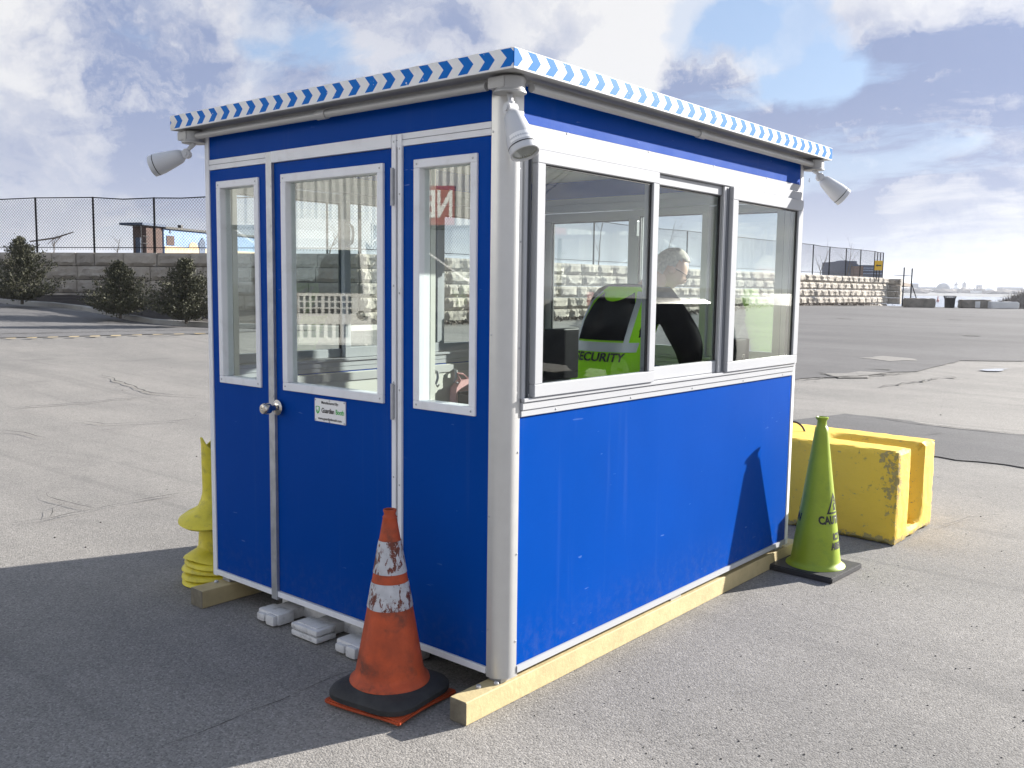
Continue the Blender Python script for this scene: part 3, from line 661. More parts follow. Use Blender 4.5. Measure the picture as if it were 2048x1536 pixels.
def sx(px_): return along(c1.to_2d(), c2.to_2d(), px_)
b0 = sx(330)
cbox(b0, CL, 0, 1.3, 2.6, zc(458)).build('body', M['caboose'], cb)
cbox(-.05, b0, -.15, 1.4, zc(455), zc(450.5)).build('porch_roof', M['deepblue'], cb)
rf = cbox(b0, CL, -.15, 1.4, zc(458)+.005, zc(454)+.01).build('roof', M['tar'], cb)
cbox(sx(398), sx(402), 1.2, 1.45, zc(454), zc(443)).build('stovepipe', M['black'], rf)
cbox(sx(298), sx(311), .1, 1.0, 2.6, zc(456)).build('end_wall', M['rust'], cb)
cbox(sx(314), sx(328), .05, 1.0, 2.6, zc(456)).build('end_door', M['rust'], cb)
m = MB(); m.tube([CB(0, 0, 2.5), CB(0, 0, zc(455))], .03, 6); m.build('porch_post', M['black'], cb)
m = MB(); m.tube([CB(.1, 0, zc(476)), CB(sx(298), 0, zc(476))], .02, 6); m.tube([CB(.1, 0, zc(490)), CB(sx(298), 0, zc(490))], .02, 6); m.tube([CB(sx(294), 0, zc(476)), CB(sx(294), 0, 2.5)], .02, 6); m.build('railing', M['black'], cb)
cbox(sx(284), sx(289), .1, .4, 2.4, zc(479)).build('brake_stand', M['deepblue'], cb)
cbox(sx(335), sx(350), -.03, .0, zc(490), zc(471)).build('window', M['rust'], cb)
cbox(sx(341), sx(344), -.03, .0, zc(466), zc(460)).build('vent', M['deepblue'], cb)
cbox(sx(331), CL-.02, -.025, .0, 2.6, zc(492)).build('painted_band', M['cream'], cb)
m = MB(); cs_ = sx(388); rs_ = sx(397)-cs_; m.poly([CB(cs_+rs_*math.cos(a), -.035, zc(492)+.34*math.sin(a)) for a in np.linspace(0, math.pi, 16)], th=.02, nrm=cn); m.build('painted_sun', M['cream'], cb)
m = MB(); m.poly([CB(sx(399), -.045, 2.6), CB(sx(411), -.045, 2.6), CB(sx(411), -.045, zc(478)), CB(sx(406), -.045, zc(469)), CB(sx(399), -.045, zc(480))], th=.02, nrm=cn); m.build('painted_house', M['deepblue'], cb)
# ------------------------------------------------------------------ guard booth
H0, H1, BW, BL = .12, 2.36, 1.993, 2.633
booth = thing('guard_booth', (-1, 1.3, .09), 'bright blue guard booth with white trim, sliding windows and chevron roof edge', 'guard booth')
TH = .055
def fbox(x1, x2, z1, z2, y1=0., y2=TH, bev=.0): m = MB(); m.box((x1, y1, z1), (x2, y2, z2), bev); return m
def rbox(y1, y2, z1, z2, x1=-TH, x2=0., bev=.0): m = MB(); m.box((x1, y1, z1), (x2, y2, z2), bev); return m
def B(m, name, mt='alu', parent=None, **k): return m.build(name, M[mt], parent or booth, **k)
# floor, ceiling, roof
B(MB().box((-BW+.06, .06, .125), (-.06, BL-.06, .165)), 'floor', 'galv')
B(MB().box((-BW+.06, .06, 2.352), (-.06, BL-.06, 2.372)), 'ceiling', 'inner')
ov = .116
rf = B(MB().box((-BW-ov+.004, -ov+.004, 2.388), (ov-.004, BL+ov-.004, 2.449), .004), 'roof', 'soffit')
B(MB().box((-BW-.02, -.02, 2.372), (.02, BL+.02, 2.3875)), 'soffit_frame', 'soffit')
m = MB(); m.box((-BW-ov-.003, -ov-.003, 2.384), (ov, -ov+.0035, 2.4535)); o = m.build('fascia', M['chevF'], rf); lab(o, 'fascia with blue and white chevrons over the door')
m = MB(); m.box((ov-.0035, -ov+.001, 2.384), (ov+.003, BL+ov+.003, 2.4535)); o = m.build('fascia', M['chevR'], rf); lab(o, 'fascia with blue and white chevrons over the sliding window')
m = MB(); m.box((-BW-ov-.003, -ov+.004, 2.384), (-BW-ov+.0035, BL+ov, 2.4535)); m.build('fascia', M['chevR'], rf)
m = MB(); m.box((-BW-ov+.004, BL+ov-.0035, 2.384), (ov-.004, BL+ov+.003, 2.4535)); m.build('fascia', M['chevF'], rf)
# conduits below the roof edge
for pts, cc in (([(-BW+.02, -.055, 2.352), (-.06, -.055, 2.352)], (-1.0, -.055, 2.352)), ([(.055, .06, 2.352), (.055, BL-.02, 2.352)], (.055, 1.32, 2.352))):
    m = MB(); m.tube(pts, .016, 12); c = B(m, 'conduit', 'conduit', smooth=True)
    d = (Vector(pts[1])-Vector(pts[0])).normalized()*.03
    m = MB(); m.tube([Vector(cc)-d, Vector(cc)+d], .021, 12); m.build('coupling', M['conduit'], c, smooth=True)
# corner posts: rounded profile
def cpost(cx, cy, sx, sy):
    a = .08; prof = [(0, 0)]
    pts = [(-sx*a, sy*.0), ]
    m = MB(); ro = .062
    P = [Vector((cx-sx*a, cy-sy*.0+(sy*.004)*0))]
    P = []
    P.append((cx-sx*a, cy-sy*a)); P.append((cx-sx*a, cy+sy*.004))
    for k in range(9):
        an = k/8*math.pi/2; P.append((cx+sx*(.004-ro+ro*math.sin(an)), cy+sy*(.004-ro+ro*math.cos(an))))
    P.append((cx+sx*.004, cy-sy*a))
    top = [m.bm.verts.new((x, y, 2.372)) for x, y in P]; bot = [m.bm.verts.new((x, y, H0-.012)) for x, y in P]
    m.bm.faces.new(top); m.bm.faces.new(bot[::-1])
    for i in range(len(P)): j = (i+1) % len(P); m.bm.faces.new((top[i], bot[i], bot[j], top[j]))
    return B(m, 'corner_post', 'post', smooth=True, angle=40)
cpost(0, 0, 1, -1)
for (cx, cy, sx, sy) in ((-BW, 0, -1, -1), (0, BL, 1, 1), (-BW, BL, -1, 1)):
    m = MB(); m.box((cx if sx < 0 else cx-.035, cy if sy < 0 else cy-.035, H0-.01), (cx+.035 if sx < 0 else cx, cy+.035 if sy < 0 else cy, 2.372), .004)
    o = B(m, 'corner_post', 'alu')
    o.location += Vector((sx*.004, sy*.004, 0))
screws = []
def scr(*p): screws.append(p)
def pane_frame(x1, x2, z1, z2, w, parent, name='window_frame', face='F', proud=.008, mt='alu', pane=True, depth=.02, back=TH, y0=0, nm='glass_pane'):
    """a frame of width w round the opening (outer x1..x2, z1..z2) with mitred look, plus the pane"""
    m = MB()
    def bx(a1, a2, c1, c2, p=proud, q=back, b=.0025):
        if face == 'F': m.box((a1, y0-p, c1), (a2, y0+q, c2), b, seg=1)
        elif face == 'R': m.box((y0-q, a1, c1), (y0+p, a2, c2), b, seg=1)
        elif face == 'S': m.box((-BW-p+y0, a1, c1), (-BW+q+y0, a2, c2), b, seg=1)
        else: m.box((a1, BL-q+y0, c1), (a2, BL+p+y0, c2), b, seg=1)
    bx(x1, x2, z2-w, z2); bx(x1, x2, z1, z1+w); bx(x1, x1+w, z1+w, z2-w); bx(x2-w, x2, z1+w, z2-w)
    fr = m.build(name, M[mt], parent)
    if pane:
        m = MB(); bx(x1+w-.001, x2-w+.001, z1+w-.001, z2-w+.001, -depth, depth+.005, 0); m.build(nm, M['glass'], parent if parent is not booth else fr)
    return fr
# ---- front wall (door side), y = 0
xL, xD0, xD1, xR = -1.960, -1.445, -.588, -.076
zt = 2.190
header = B(fbox(-1.957, -.082, 2.241, 2.371), 'blue_panel', 'blue'); lab(header, 'long blue panel above the door')
B(fbox(-1.957, -.082, 2.190, 2.239, -.004), 'header_trim', 'alu')
B(fbox(-1.957, -.082, 2.2135, 2.2155, -.0055, 0), 'trim_seam', 'grey')
B(fbox(-1.957, -.082, H0, .146, -.008), 'sill_trim', 'alu')
def side_panel(x1, x2, wx1, wx2):
    p = fbox(x1, x2, .148, 1.132); p.box((x1, 0, 2.130), (x2, TH, 2.188)); p.box((x1, 0, 1.132), (wx1, TH, 2.130)); p.box((wx2, 0, 1.132), (x2, TH, 2.130))
    o = B(p, 'blue_panel', 'blue')
    fr = pane_frame(wx1, wx2, 1.132, 2.130, .034, booth, 'side_window', proud=.010)
    for (sx_, sz_) in ((wx1+.02, 1.15), (wx2-.02, 1.15), (wx1+.02, 2.112), (wx2-.02, 2.112)): scr(sx_, -.011, sz_, 'F')
    # inner lining of the reveal
    m = MB(); m.box((wx1+.012, TH+.002, 1.12), (wx1+.034, TH+.03, 2.14)); m.box((wx2-.034, TH+.002, 1.12), (wx2-.012, TH+.03, 2.14)); m.box((wx1+.034, TH+.002, 2.10), (wx2-.034, TH+.03, 2.14)); m.box((wx1+.034, TH+.002, 1.12), (wx2-.034, TH+.03, 1.16))
    m.build('inner_trim', M['inner'], fr); return o
lab(side_panel(-1.957, -1.474, -1.893, -1.542), 'blue panel left of the door'); lab(side_panel(-.556, -.082, -.490, -.148), 'blue panel right of the door')
# door
door = B(MB().box((-1.428, .002, .150), (-.618, .047, 1.136)).box((-1.428, .002, 2.131), (-.618, .047, 2.186)).box((-1.428, .002, 1.136), (-1.366, .047, 2.131)).box((-.672, .002, 1.136), (-.618, .047, 2.131)), 'door', 'blue')
B(fbox(-1.474, -1.430, .105, 2.236, -.012, .02), 'door_jamb', 'galv')
B(fbox(-.616, -.592, H0, 2.236, -.010, .03), 'door_jamb', 'alu'); B(fbox(-.580, -.558, H0, 2.236, -.010, .03), 'door_jamb', 'alu')
B(fbox(-.592, -.580, H0+.01, 2.236, .000, .03), 'door_gap', 'black')
B(fbox(-1.430, -.616, 2.188, 2.238, -.014, .02), 'door_header', 'alu')
fr = pane_frame(-1.367, -.671, 1.135, 2.131, .037, door, 'door_window', proud=.010, back=.05)
for (sx_, sz_) in ((-1.347, 1.155), (-.69, 1.155), (-1.347, 2.112), (-.69, 2.112)): scr(sx_, -.011, sz_, 'F')
for z in (2.03, 1.15, .36):
    m = MB(); m.tube([(-.604, -.018, z-.075), (-.604, -.018, z+.075)], .0075, 8); m.box((-.612, -.014, z-.07), (-.596, -.009, z+.07)); m.build('hinge', M['galv'], door, smooth=True)
mk = MB(); fm = Matrix.Translation((-1.403, -.013, 1.050)) @ frame(Vector((0, -1, 0)))
mk.lathe([(0, 0), (.037, 0), (.037, .004), (.030, .010), (.014, .014), (.014, .040), (.024, .046), (.027, .056), (.027, .078), (.022, .086), (.008, .088), (.006, .084), (0, .084)], fm, 32)
kn = mk.build('door_knob', M['chrome'], door, smooth=True)
# makers plate
sg = MB().box((-1.136, -.0045, 1.014), (-.922, .0015, 1.118), .001, seg=1).build('sign_plate', M['signw'], door)
SF = lambda cx, cz: (lambda x, y: (cx+x, -.0054, cz+y))
put_text('lettering', 'Manufactured By:', .017, SF(-1.028, 1.102), M['ink'], sg, bold=.0004)
put_text('lettering', 'Guardian', .031, SF(-1.041, 1.066), M['ink'], sg, spacing=.92, bold=.0007, sx=.85)
put_text('lettering', 'Booth', .031, SF(-.958, 1.066), M['green'], sg, spacing=.92, bold=.0007, sx=.82)
put_text('lettering', "World's Booth Innovator", .010, SF(-1.01, 1.045), M['grey'], sg) if False else None
put_text('lettering', 'www.guardianbooth.com', .0165, SF(-1.028, 1.029), M['ink'], sg, bold=.0004, sx=.98)
m = MB()
def shield(cx, cz, s):
    return [(cx-s, -.0053, cz+s*1.1), (cx, -.0053, cz+s*1.25), (cx+s, -.0053, cz+s*1.1), (cx+s*.95, -.0053, cz-.1*s), (cx+s*.6, -.0053, cz-.8*s), (cx, -.0053, cz-s*1.3), (cx-s*.6, -.0053, cz-.8*s), (cx-s*.95, -.0053, cz-.1*s)]
m.poly(shield(-1.113, 1.066, .0145)); m.build('emblem', M['green'], sg)
m = MB(); m.poly([(p[0], -.0057, p[2]) for p in shield(-1.113, 1.069, .0095)]); m.build('emblem', M['signw'], sg)
m = MB(); m.poly([(-1.120, -.006, 1.070), (-1.1155, -.006, 1.062), (-1.104, -.006, 1.076), (-1.1155, -.006, 1.056)]); m.build('emblem', M['green'], sg)
for (sx_, sz_) in ((-1.13, 1.112), (-.928, 1.112), (-1.13, 1.02), (-.928, 1.02), (-1.03, 1.114), (-1.03, 1.018)): scr(sx_, -.005, sz_, 'F')
for z in (.4, .8, 1.2, 1.6, 2.0, 2.18): scr(-.604, -.0105, z+.03, 'F'); scr(-.569, -.0105, z, 'F'); scr(-1.44, -.0125, z-.1, 'F')
for z in (.3, .75, 1.45, 2.2): scr(-.072, -.0045, z, 'F')
# ---- sliding window walls: build one in local terms u (along), n (outwards)
def slider(face, label, mirror=False):
    sub = bpy.data.objects.new
    Lw = BL if face in 'RS' else BW
    def bx(m, u1, u2, z1, z2, n1, n2, b=0.0, sg_=1):
        if mirror: u1, u2 = Lw-u2, Lw-u1
        if face == 'R': m.box((n1, u1, z1), (n2, u2, z2), b, seg=sg_)
        elif face == 'S': m.box((-BW-n2, u1, z1), (-BW-n1, u2, z2), b, seg=sg_)
        elif face == 'B': m.box((-u2, BL+n1, z1), (-u1, BL+n2, z2), b, seg=sg_)
        return m
    u0, u1 = (.082 if face == 'R' else .037), Lw-.037
    k = 1 if face in 'RS' else (Lw/BL)
    if face == 'B':
        a0, a1, b0, b1, e1 = .10, .52, .53, 1.09, Lw-.10
        a1, b0, b1, = .60, .58, 1.13
    elif face == 'S': a0, a1, b0, b1, e1 = .13, .92, .86, 1.66, 2.58
    else: a0, a1, b0, b1, e1 = .131, 1.003, .985, 1.712, 2.585
    pn = bx(MB(), u0, u1, .148, 1.134, -TH, 0).build('blue_panel', M['blue'], booth)
    pn2 = bx(MB(), u0, u1, 2.238, 2.371, -TH, 0).build('blue_panel', M['blue'], booth)
    B(bx(MB(), u0, u1, H0, .146, -TH, .008), 'sill_trim', 'vinyl_sun'); B(bx(MB(), u0, u1, 2.197, 2.236, -TH, .004), 'header_trim', 'vinyl_sun')  # aluminium trims given the white toned down for sun
    B(bx(MB(), u0, u1, 1.136, 1.160, -TH, .010, .002), 'lower_trim', 'vinyl_sun'); B(bx(MB(), u0, u1, 1.161, 1.192, -TH, .016, .003), 'window_sill', 'vinyl_sun')
    # inner lining
    B(bx(MB(), u0+.05, u1-.05, .17, 1.13, -TH-.012, -TH-.001), 'inner_wall', 'inner')
    win = bx(MB(), u0, u1, 2.148, 2.195, -TH-.01, .018, .003)
    bx(win, u0, a0-.03, 1.193, 2.148, -TH-.01, .012, .002); bx(win, e1+.002, u1, 1.193, 2.148, -TH-.01, .012, .002); bx(win, u0, u1, 1.193, 1.208, -TH-.01, .024, .002)
    win = win.build('sliding_window', M['vinyl_sun'], booth); lab(win, label)
    m = MB(); bx(m, a0-.029, a0-.025, 1.208, 2.148, -.02, .010); bx(m, a0-.012, a0-.007, 1.208, 2.148, -.02, .010); m.build('track', M['grey'], win)
    def sash(s, e, z1, z2, n1, n2, w, wb, gas='r'):
        m = MB(); bx(m, s, e, z2-w, z2, n1, n2, .003); bx(m, s, e, z1, z1+wb, n1, n2, .003); bx(m, s, s+w, z1+wb, z2-w, n1, n2, .003); bx(m, e-w, e, z1+wb, z2-w, n1, n2, .003)
        f = m.build('sash', M['vinyl_sun'], win)
        return f, (s+w, e-w, z1+wb, z2-w, n1, n2)
    outs = []
    for (s, e, z1, z2, n1, n2, w, wb) in ((a0, a1, 1.209, 2.146, .004, .034, .05, .05), (b0, b1, 1.209, 2.146, -.035, -.004, .045, .06), (b1, e1, 1.209, 2.146, .004, .034, .062, .05)):
        f, g = sash(s, e, z1, z2, n1, n2, w, wb); outs.append(f)
        m = MB(); mid = (g[4]+g[5])/2; bx(m, g[0]-.001, g[1]+.001, g[2]-.001, g[3]+.001, mid-.003, mid+.003); m.build('glass_pane', M['glass'], win)
        m = MB(); q = mid+.0045
        for (aa, bb, cc, dd_) in ((g[0], g[1], g[3]-.008, g[3]), (g[1]-.010, g[1], g[2], g[3]-.008)): bx(m, aa, bb, cc, dd_, mid-.005, q)
        m.build('gasket', M['black'], win)
    # interlock stile on the recessed pane and its dark track
    m = MB(); bx(m, b1-.055, b1-.004, 1.209, 2.146, .000, .012, .002); m.build('stile', M['vinyl_sun'], win)
    m = MB(); bx(m, b1-.028, b1-.020, 1.215, 2.140, .0122, .0150); bx(m, b1-.012, b1-.006, 1.215, 2.140, .0122, .0150); m.build('track', M['grey'], win)
    if face == 'R':
        for u_ in (.35, .95, 1.55, 2.15, 2.5): scr(.0045, u_, 2.232, 'R')
        for u_ in (.30, .85, 1.4, 1.95, 2.45): scr(.0105, u_, 1.148, 'R')
        for z in (.25, .6, 1.0, 1.4, 1.8, 2.2): scr(.0045, .072, z, 'R')
    return win, bx, (a0, a1, b0, b1, e1)
slider('R', 'three-panel sliding window on the sunlit side')
winS, bxS, sS = slider('S', 'sliding window on the far long side'); winB, bxB, sB = slider('B', 'rear sliding window')
# latches on the rear wall stile seen through the glass
for z in (2.02, 1.36):
    m = MB(); m.box((-1.115, BL-.075, z-.05), (-1.075, BL-.045, z+.05), .004); m.box((-1.10, BL-.09, z-.02), (-1.085, BL-.075, z+.02)); m.build('latch', M['vinyl_sun'], winB)
m = MB(); m.tube([(-BW+.06, .86, 1.98), (-BW+.10, .86, 1.96), (-BW+.11, .86, 1.92), (-BW+.10, .86, 1.87), (-BW+.06, .86, 1.85)], .008, 8); m.build('pull_handle', M['vinyl_sun'], winS, smooth=True)
m = MB(); m.box((-BW+.068, .06, 1.08), (-BW+.075, BL-.06, 1.125)); m.build('wall_trim', M['soffit'], booth)
for y in (1.56, 1.73):
    m = MB(); x = -BW+.069; m.tube([(x, y, 1.09), (x+.025, y, 1.085), (x+.028, y, 1.05), (x+.012, y, 1.01), (x+.03, y-.005, .995), (x+.05, y-.01, 1.01)], [.010, .010, .009, .008, .007, .006], 8); m.build('coat_hook', M['galv'], booth, smooth=True)
# counter inside, screws
ct = MB(); ct.box((-.50, .35, 1.085), (-.07, BL-.5, 1.115), .004); ct.box((-1.90, BL-.52, 1.085), (-.07, BL-.07, 1.115), .004); B(ct, 'counter', 'blackp')
m = MB()
for s in screws:
    a, b, c, f = s; ax = Vector((0, -1, 0)) if f == 'F' else Vector((1, 0, 0)); m.lathe([(0, .0022), (.003, .002), (.0045, 0)], Matrix.Translation((a, b, c)) @ frame(ax), 8)
o = m.build('screws', M['galv'], booth); o['kind'] = 'stuff'
# floodlights
def floodlight(corner, box_c, swivel, axis, label, rod=.05):
    C = Vector(box_c)
    jb = MB(); jb.lathe([(0, .027), (.050, .027), (.056, .022), (.056, -.020), (.060, -.024), (.060, -.030), (.0, -.030)], Matrix.Translation(C), 28)
    jb.box(C+Vector((-.058, -.058, -.018)), C+Vector((.02, .02, .024)), .006)
    fl = jb.build('floodlight', M['conduit'], booth, smooth=True); lab(fl, label)
    a = Vector(axis).normalized(); P = Vector(swivel)
    m = MB(); m.tube([C+Vector((0, 0, -.03)), P+Vector((0, 0, .012))], [.012, .009], 10); m.tube([P+Vector((0, 0, .025)), P+Vector((0, 0, -.01))], .014, 10)
    sd = a.cross(Vector((0, 0, 1))).normalized() if abs(a.z) < .95 else RT
    m.tube([P-sd*.020, P+sd*.020], .021, 16); m.tube([P-sd*.026, P+sd*.026], .010, 12); m.build('swivel_arm', M['lampgrey'], fl, smooth=True)
    Hm = Matrix.Translation(P+a*.012) @ frame(a)
    m = MB(); m.lathe([(0, 0), (.022, .004), (.034, .02), (.040, .05), (.047, .09), (.053, .125), (.0535, .145), (.0515, .146), (.0515, .1485), (.0535, .150), (.0535, .172), (.050, .174), (.047, .170), (.045, .16), (.040, .12), (.02, .08), (0, .07)], Hm, 36)
    h = m.build('lamp_head', M['lampgrey'], fl, smooth=True, angle=50)
    m = MB(); m.lathe([(.0455, .1645), (.042, .130), (.030, .095), (.012, .08), (0, .078)], Hm, 32); m.build('reflector', mat('lamp_reflector', (.75, .72, .60), .2, 1.0), fl, smooth=True)
    m = MB(); m.lathe([(0, .166), (.046, .166)], Hm, 32); m.build('lens', M['lens'], fl)
    m = MB(); m.lathe([(.0542, .1455), (.0542, .1492)], Hm, 36); m.build('seal_ring', M['black'], fl)
    return fl, Hm
flc, Hc = floodlight(0, (.018, -.018, 2.354), (.052, -.052, 2.262), (.44, -.08, -.88), 'floodlight on the near corner, tilted down, lens visible')
floodlight(1, (-BW-.045, -.035, 2.354), (-BW-.075, -.06, 2.272), (-.74, -.60, -.34), 'floodlight on the left corner pointing away to the left')
floodlight(2, (.045, BL+.04, 2.354), (.075, BL+.065, 2.285), (.62, .46, -.62), 'floodlight on the right corner pointing away to the right')
# rating label on the near lamp
m = MB(); tc_ = (Hc.inverted() @ CAMP); a0 = math.atan2(tc_.y, tc_.x)
for i in range(8):
    pass
def onhead(a, z): 
    r = np.interp(z, [.05, .09, .125, .145], [.040, .047, .053, .0535])+.0008; return Hc @ Vector((r*math.cos(a), r*math.sin(a), z))
N_ = 10
for i in range(N_):
    aa = [a0-.75+1.5*(i+k)/N_ for k in (0, 1)]; m.poly([onhead(aa[0], .108), onhead(aa[1], .108), onhead(aa[1], .138), onhead(aa[0], .138)])
m.build('rating_label', M['signw'], flc)
# ------------------------------------------------------------------ things under and in the booth
def beam(x1, x2, y1, y2, z2, label):
    t = thing('timber_skid', ((x1+x2)/2, (y1+y2)/2, 0), label, 'timber', 'timbers under the booth')
    m = MB(); m.box((x1, y1, 0.001), (x2, y2, z2), .003, seg=1)
    b = m.build('beam', [M['wood'], M['woodend']], t)
    for p in b.data.polygons:
        if abs(p.normal.y) > .7: p.material_index = 1
    for (px_, py_) in ((x1+.03, y1+.13), (x1+.06, y1+.20)):
        m = MB(); m.lathe([(0, .012), (.008, .012), (.011, .006), (.011, 0)], Matrix.Translation((px_, py_, z2)), 10); m.build('bolt', M['galv'], t)
    return t
beam(-.085, .0, -.205, BL+.19, .092, 'long pale timber under the sunlit side, its end sticking out at the near corner')
beam(-1.95, -1.845, -.165, BL+.1, .090, 'shorter looking dark timber end sticking out at the far left corner')
m = MB()
for x in (-.075, -1.93):
    for y in (.01, 1.3, 2.5): m.box((x, y, .0925), (x+.06, y+.10, .109))
m.build('foot_plates', M['galv'], booth)['kind'] = 'stuff'
# white plastic barricade folded flat below the door
bar = thing('plastic_barricade', (-1.1, .15, 0), 'scuffed white plastic barricade pushed flat under the door side', 'barricade')
m = MB(); m.box((-1.55, .10, .004), (-.55, .16, .060), .012); m.box((-1.55, .30, .004), (-.55, .36, .06), .012); m.build('rail', M['plwhite'], bar, smooth=True)
def foot(x, w, kind):
    m = MB(); y0 = -.085
    if kind == 2:
        for z in (.006, .038): m.box((x-w/2, y0, z), (x+w/2, .03, z+.028), .009)
        m.box((x-w/2+.03, .02, .006), (x+w/2-.03, .12, .06), .012); m.box((x-w/2+.02, y0+.02, .064), (x+w/2-.02, .0, .070), .002)
    else:
        m.box((x-w/2, y0+.02, .006), (x+w/2, .03, .062), .012); m.box((x-w/2+.015, y0, .012), (x-.006, y0+.03, .050), .011); m.box((x+.006, y0-.004, .006), (x+w/2-.01, y0+.03, .058), .013)
        m.box((x-w/2+.02, .02, .006), (x+w/2-.02, .12, .06), .012)
    return m.build('foot', M['plwhite'], bar, smooth=True)
foot(-1.43, .165, 1); foot(-1.13, .19, 2); foot(-.84, .165, 1)
# objects on the counter
def cbx(a, b, name, label, cat, mt='blackp', loc=None, bev=.01):
    a, b = Vector(a), Vector(b); t = thing(name, ((a.x+b.x)/2, (a.y+b.y)/2, a.z), label, cat); return t, a, b
t, a, b = cbx((-.50, .50, 1.115), (-.20, .95, 1.41), 'monitor', 'black computer monitor seen from behind in the left window', 'monitor')
m = MB(); m.box((-.42, .42, 1.20), (-.375, .98, 1.44), .008); m.build('housing', M['blackp'], t); m = MB(); m.box((-.43, .66, 1.117), (-.41, .74, 1.25)); m.box((-.48, .58, 1.116), (-.34, .82, 1.128)); m.build('stand', M['blackp'], t); m = MB(); m.box((-.4285, .44, 1.22), (-.4215, .96, 1.42)); m.build('screen', M['grey'], t)
t = thing('filing_tray', (-.25, .45, 1.115), 'low black tray lying on the counter behind the left window', 'tray')
m = MB(); m.box((-.36, .12, 1.117), (-.09, .50, 1.13), .003); m.box((-.36, .12, 1.13), (-.35, .50, 1.20)); m.box((-.10, .12, 1.13), (-.09, .50, 1.19)); m.box((-.35, .12, 1.13), (-.10, .13, 1.19)); m.build('tray', M['blackp'], t)
t = thing('cash_box', (-.17, 2.28, 1.115), 'black lockable box standing on the counter in the right window', 'box')
m = MB(); m.box((-.24, 2.08, 1.117), (-.10, 2.24, 1.36), .012); m.build('body', M['blackp'], t, smooth=True); m = MB(); m.lathe([(0, .006), (.012, .006), (.014, 0)], Matrix.Translation((-.17, 2.08, 1.26)) @ frame(Vector((0, -1, 0))), 14); m.build('lock', M['chrome'], t)
m = MB(); m.lathe([(0, .006), (.012, .006), (.014, 0)], Matrix.Translation((-.10, 2.16, 1.26)) @ frame(Vector((1, 0, 0))), 14); m.build('lock', M['chrome'], t)
t = thing('wall_box', (-1.85, 2.5, 1.115), 'black box with a red tab at the left edge of the left window', 'box')
m = MB(); m.box((-1.90, 2.20, 1.117), (-1.72, 2.42, 1.50), .02); m.build('body', M['blackp'], t, smooth=True); m = MB(); m.box((-1.85, 2.19, 1.44), (-1.79, 2.199, 1.60), .002); m.build('tab', mat('red_plastic', (.5, .02, .02), .5), t)
# pink bag on the hook
t = thing('hanging_bag', (-BW+.1, 1.80, .80), 'pink cloth bag hanging from a hook below the far window', 'bag')
m = MB(); N = 14
pts = [(1.66, .80), (1.70, .78), (1.86, .78), (1.93, .81), (1.92, 1.00), (1.84, 1.03), (1.75, 1.02), (1.68, .98)]
f_ = [m.bm.verts.new((-BW+.075+.03*math.sin(y*9), y, z)) for y, z in pts]; b_ = [m.bm.verts.new((-BW+.14+.02*math.sin(y*17+z*12), y, z)) for y, z in pts]
m.bm.faces.new(f_); m.bm.faces.new(b_[::-1])
for i in range(len(pts)): j = (i+1) % len(pts); m.bm.faces.new((f_[i], b_[i], b_[j], f_[j]))
bmesh.ops.subdivide_edges(m.bm, edges=m.bm.edges[:], cuts=2, use_grid_fill=True, smooth=.6)
m.build('sack', M['pink'], t, smooth=True, angle=80); m = MB(); m.tube([(-BW+.11, 1.76, 1.02), (-BW+.10, 1.73, 1.07), (-BW+.10, 1.79, 1.06), (-BW+.11, 1.83, 1.03)], .006, 6); m.build('strap', M['pink'], t)
# ------------------------------------------------------------------ guard (person)
P0 = Vector((-.60, 1.52, .165)); fd = Vector((.02, 1.0, 0)).normalized(); rd = Vector((fd.y, -fd.x, 0))
per = thing('person', P0, 'guard in dark jacket and lime vest standing bent over inside the booth', 'person')
def PP(r, f, z): return P0+rd*r+fd*f+Vector((0, 0, z))
def skinmesh(name, joints, edges, mt, root=0, sub=2):
    me = bpy.data.meshes.new(name); me.from_pydata([tuple(PP(*j[:3])) for j in joints], edges, [])
    o = bpy.data.objects.new(name, me); COL.objects.link(o); me.materials.append(mt)
    sk = o.modifiers.new('skin', 'SKIN'); sk.use_smooth_shade = True
    if not me.skin_vertices: me.attributes  # layer is created with the modifier in 4.x through ops; make it by hand
    bm = bmesh.new(); bm.from_mesh(me); L_ = bm.verts.layers.skin.verify()
    for v, j in zip(bm.verts, joints):
        rr = j[3] if isinstance(j[3], tuple) else (j[3], j[3]); v[L_].radius = rr; v[L_].use_root = False
    bm.verts.ensure_lookup_table(); bm.verts[root][L_].use_root = True; bm.to_mesh(me); bm.free()
    sb = o.modifiers.new('sub', 'SUBSURF'); sb.levels = sub; sb.render_levels = sub
    o.parent = per; o.location = -ORG[per]; ORG[o] = Vector((0, 0, 0)); return o
hip, wst, chs, nk, hd = (0, 0, .93), (0, .06, 1.08), (0, .20, 1.32), (.03, .35, 1.475), (.05, .42, 1.60)
J = [(*hip, .10), (*wst, .10), (*chs, .11), (*nk, .055), (.06, .42, 1.53, .052),
     (-.17, .26, 1.41, .05), (-.25, .32, 1.14, .040), (-.17, .52, 1.00, .030), (-.14, .58, .985, .024),
     (.17, .26, 1.41, .05), (.26, .36, 1.15, .040), (.18, .56, 1.00, .030), (.15, .62, .985, .024),
     (-.10, 0, .88, .085), (-.12, .02, .48, .055), (-.12, -.03, .08, .04), (-.12, .10, .03, .035),
     (.10, 0, .88, .085), (.12, .02, .48, .055), (.12, -.03, .08, .04), (.12, .10, .03, .035)]
Ed = [(0, 1), (1, 2), (2, 3), (3, 4), (2, 5), (5, 6), (6, 7), (7, 8), (2, 9), (9, 10), (10, 11), (11, 12), (0, 13), (13, 14), (14, 15), (15, 16), (0, 17), (17, 18), (18, 19), (19, 20)]
k = len(J)
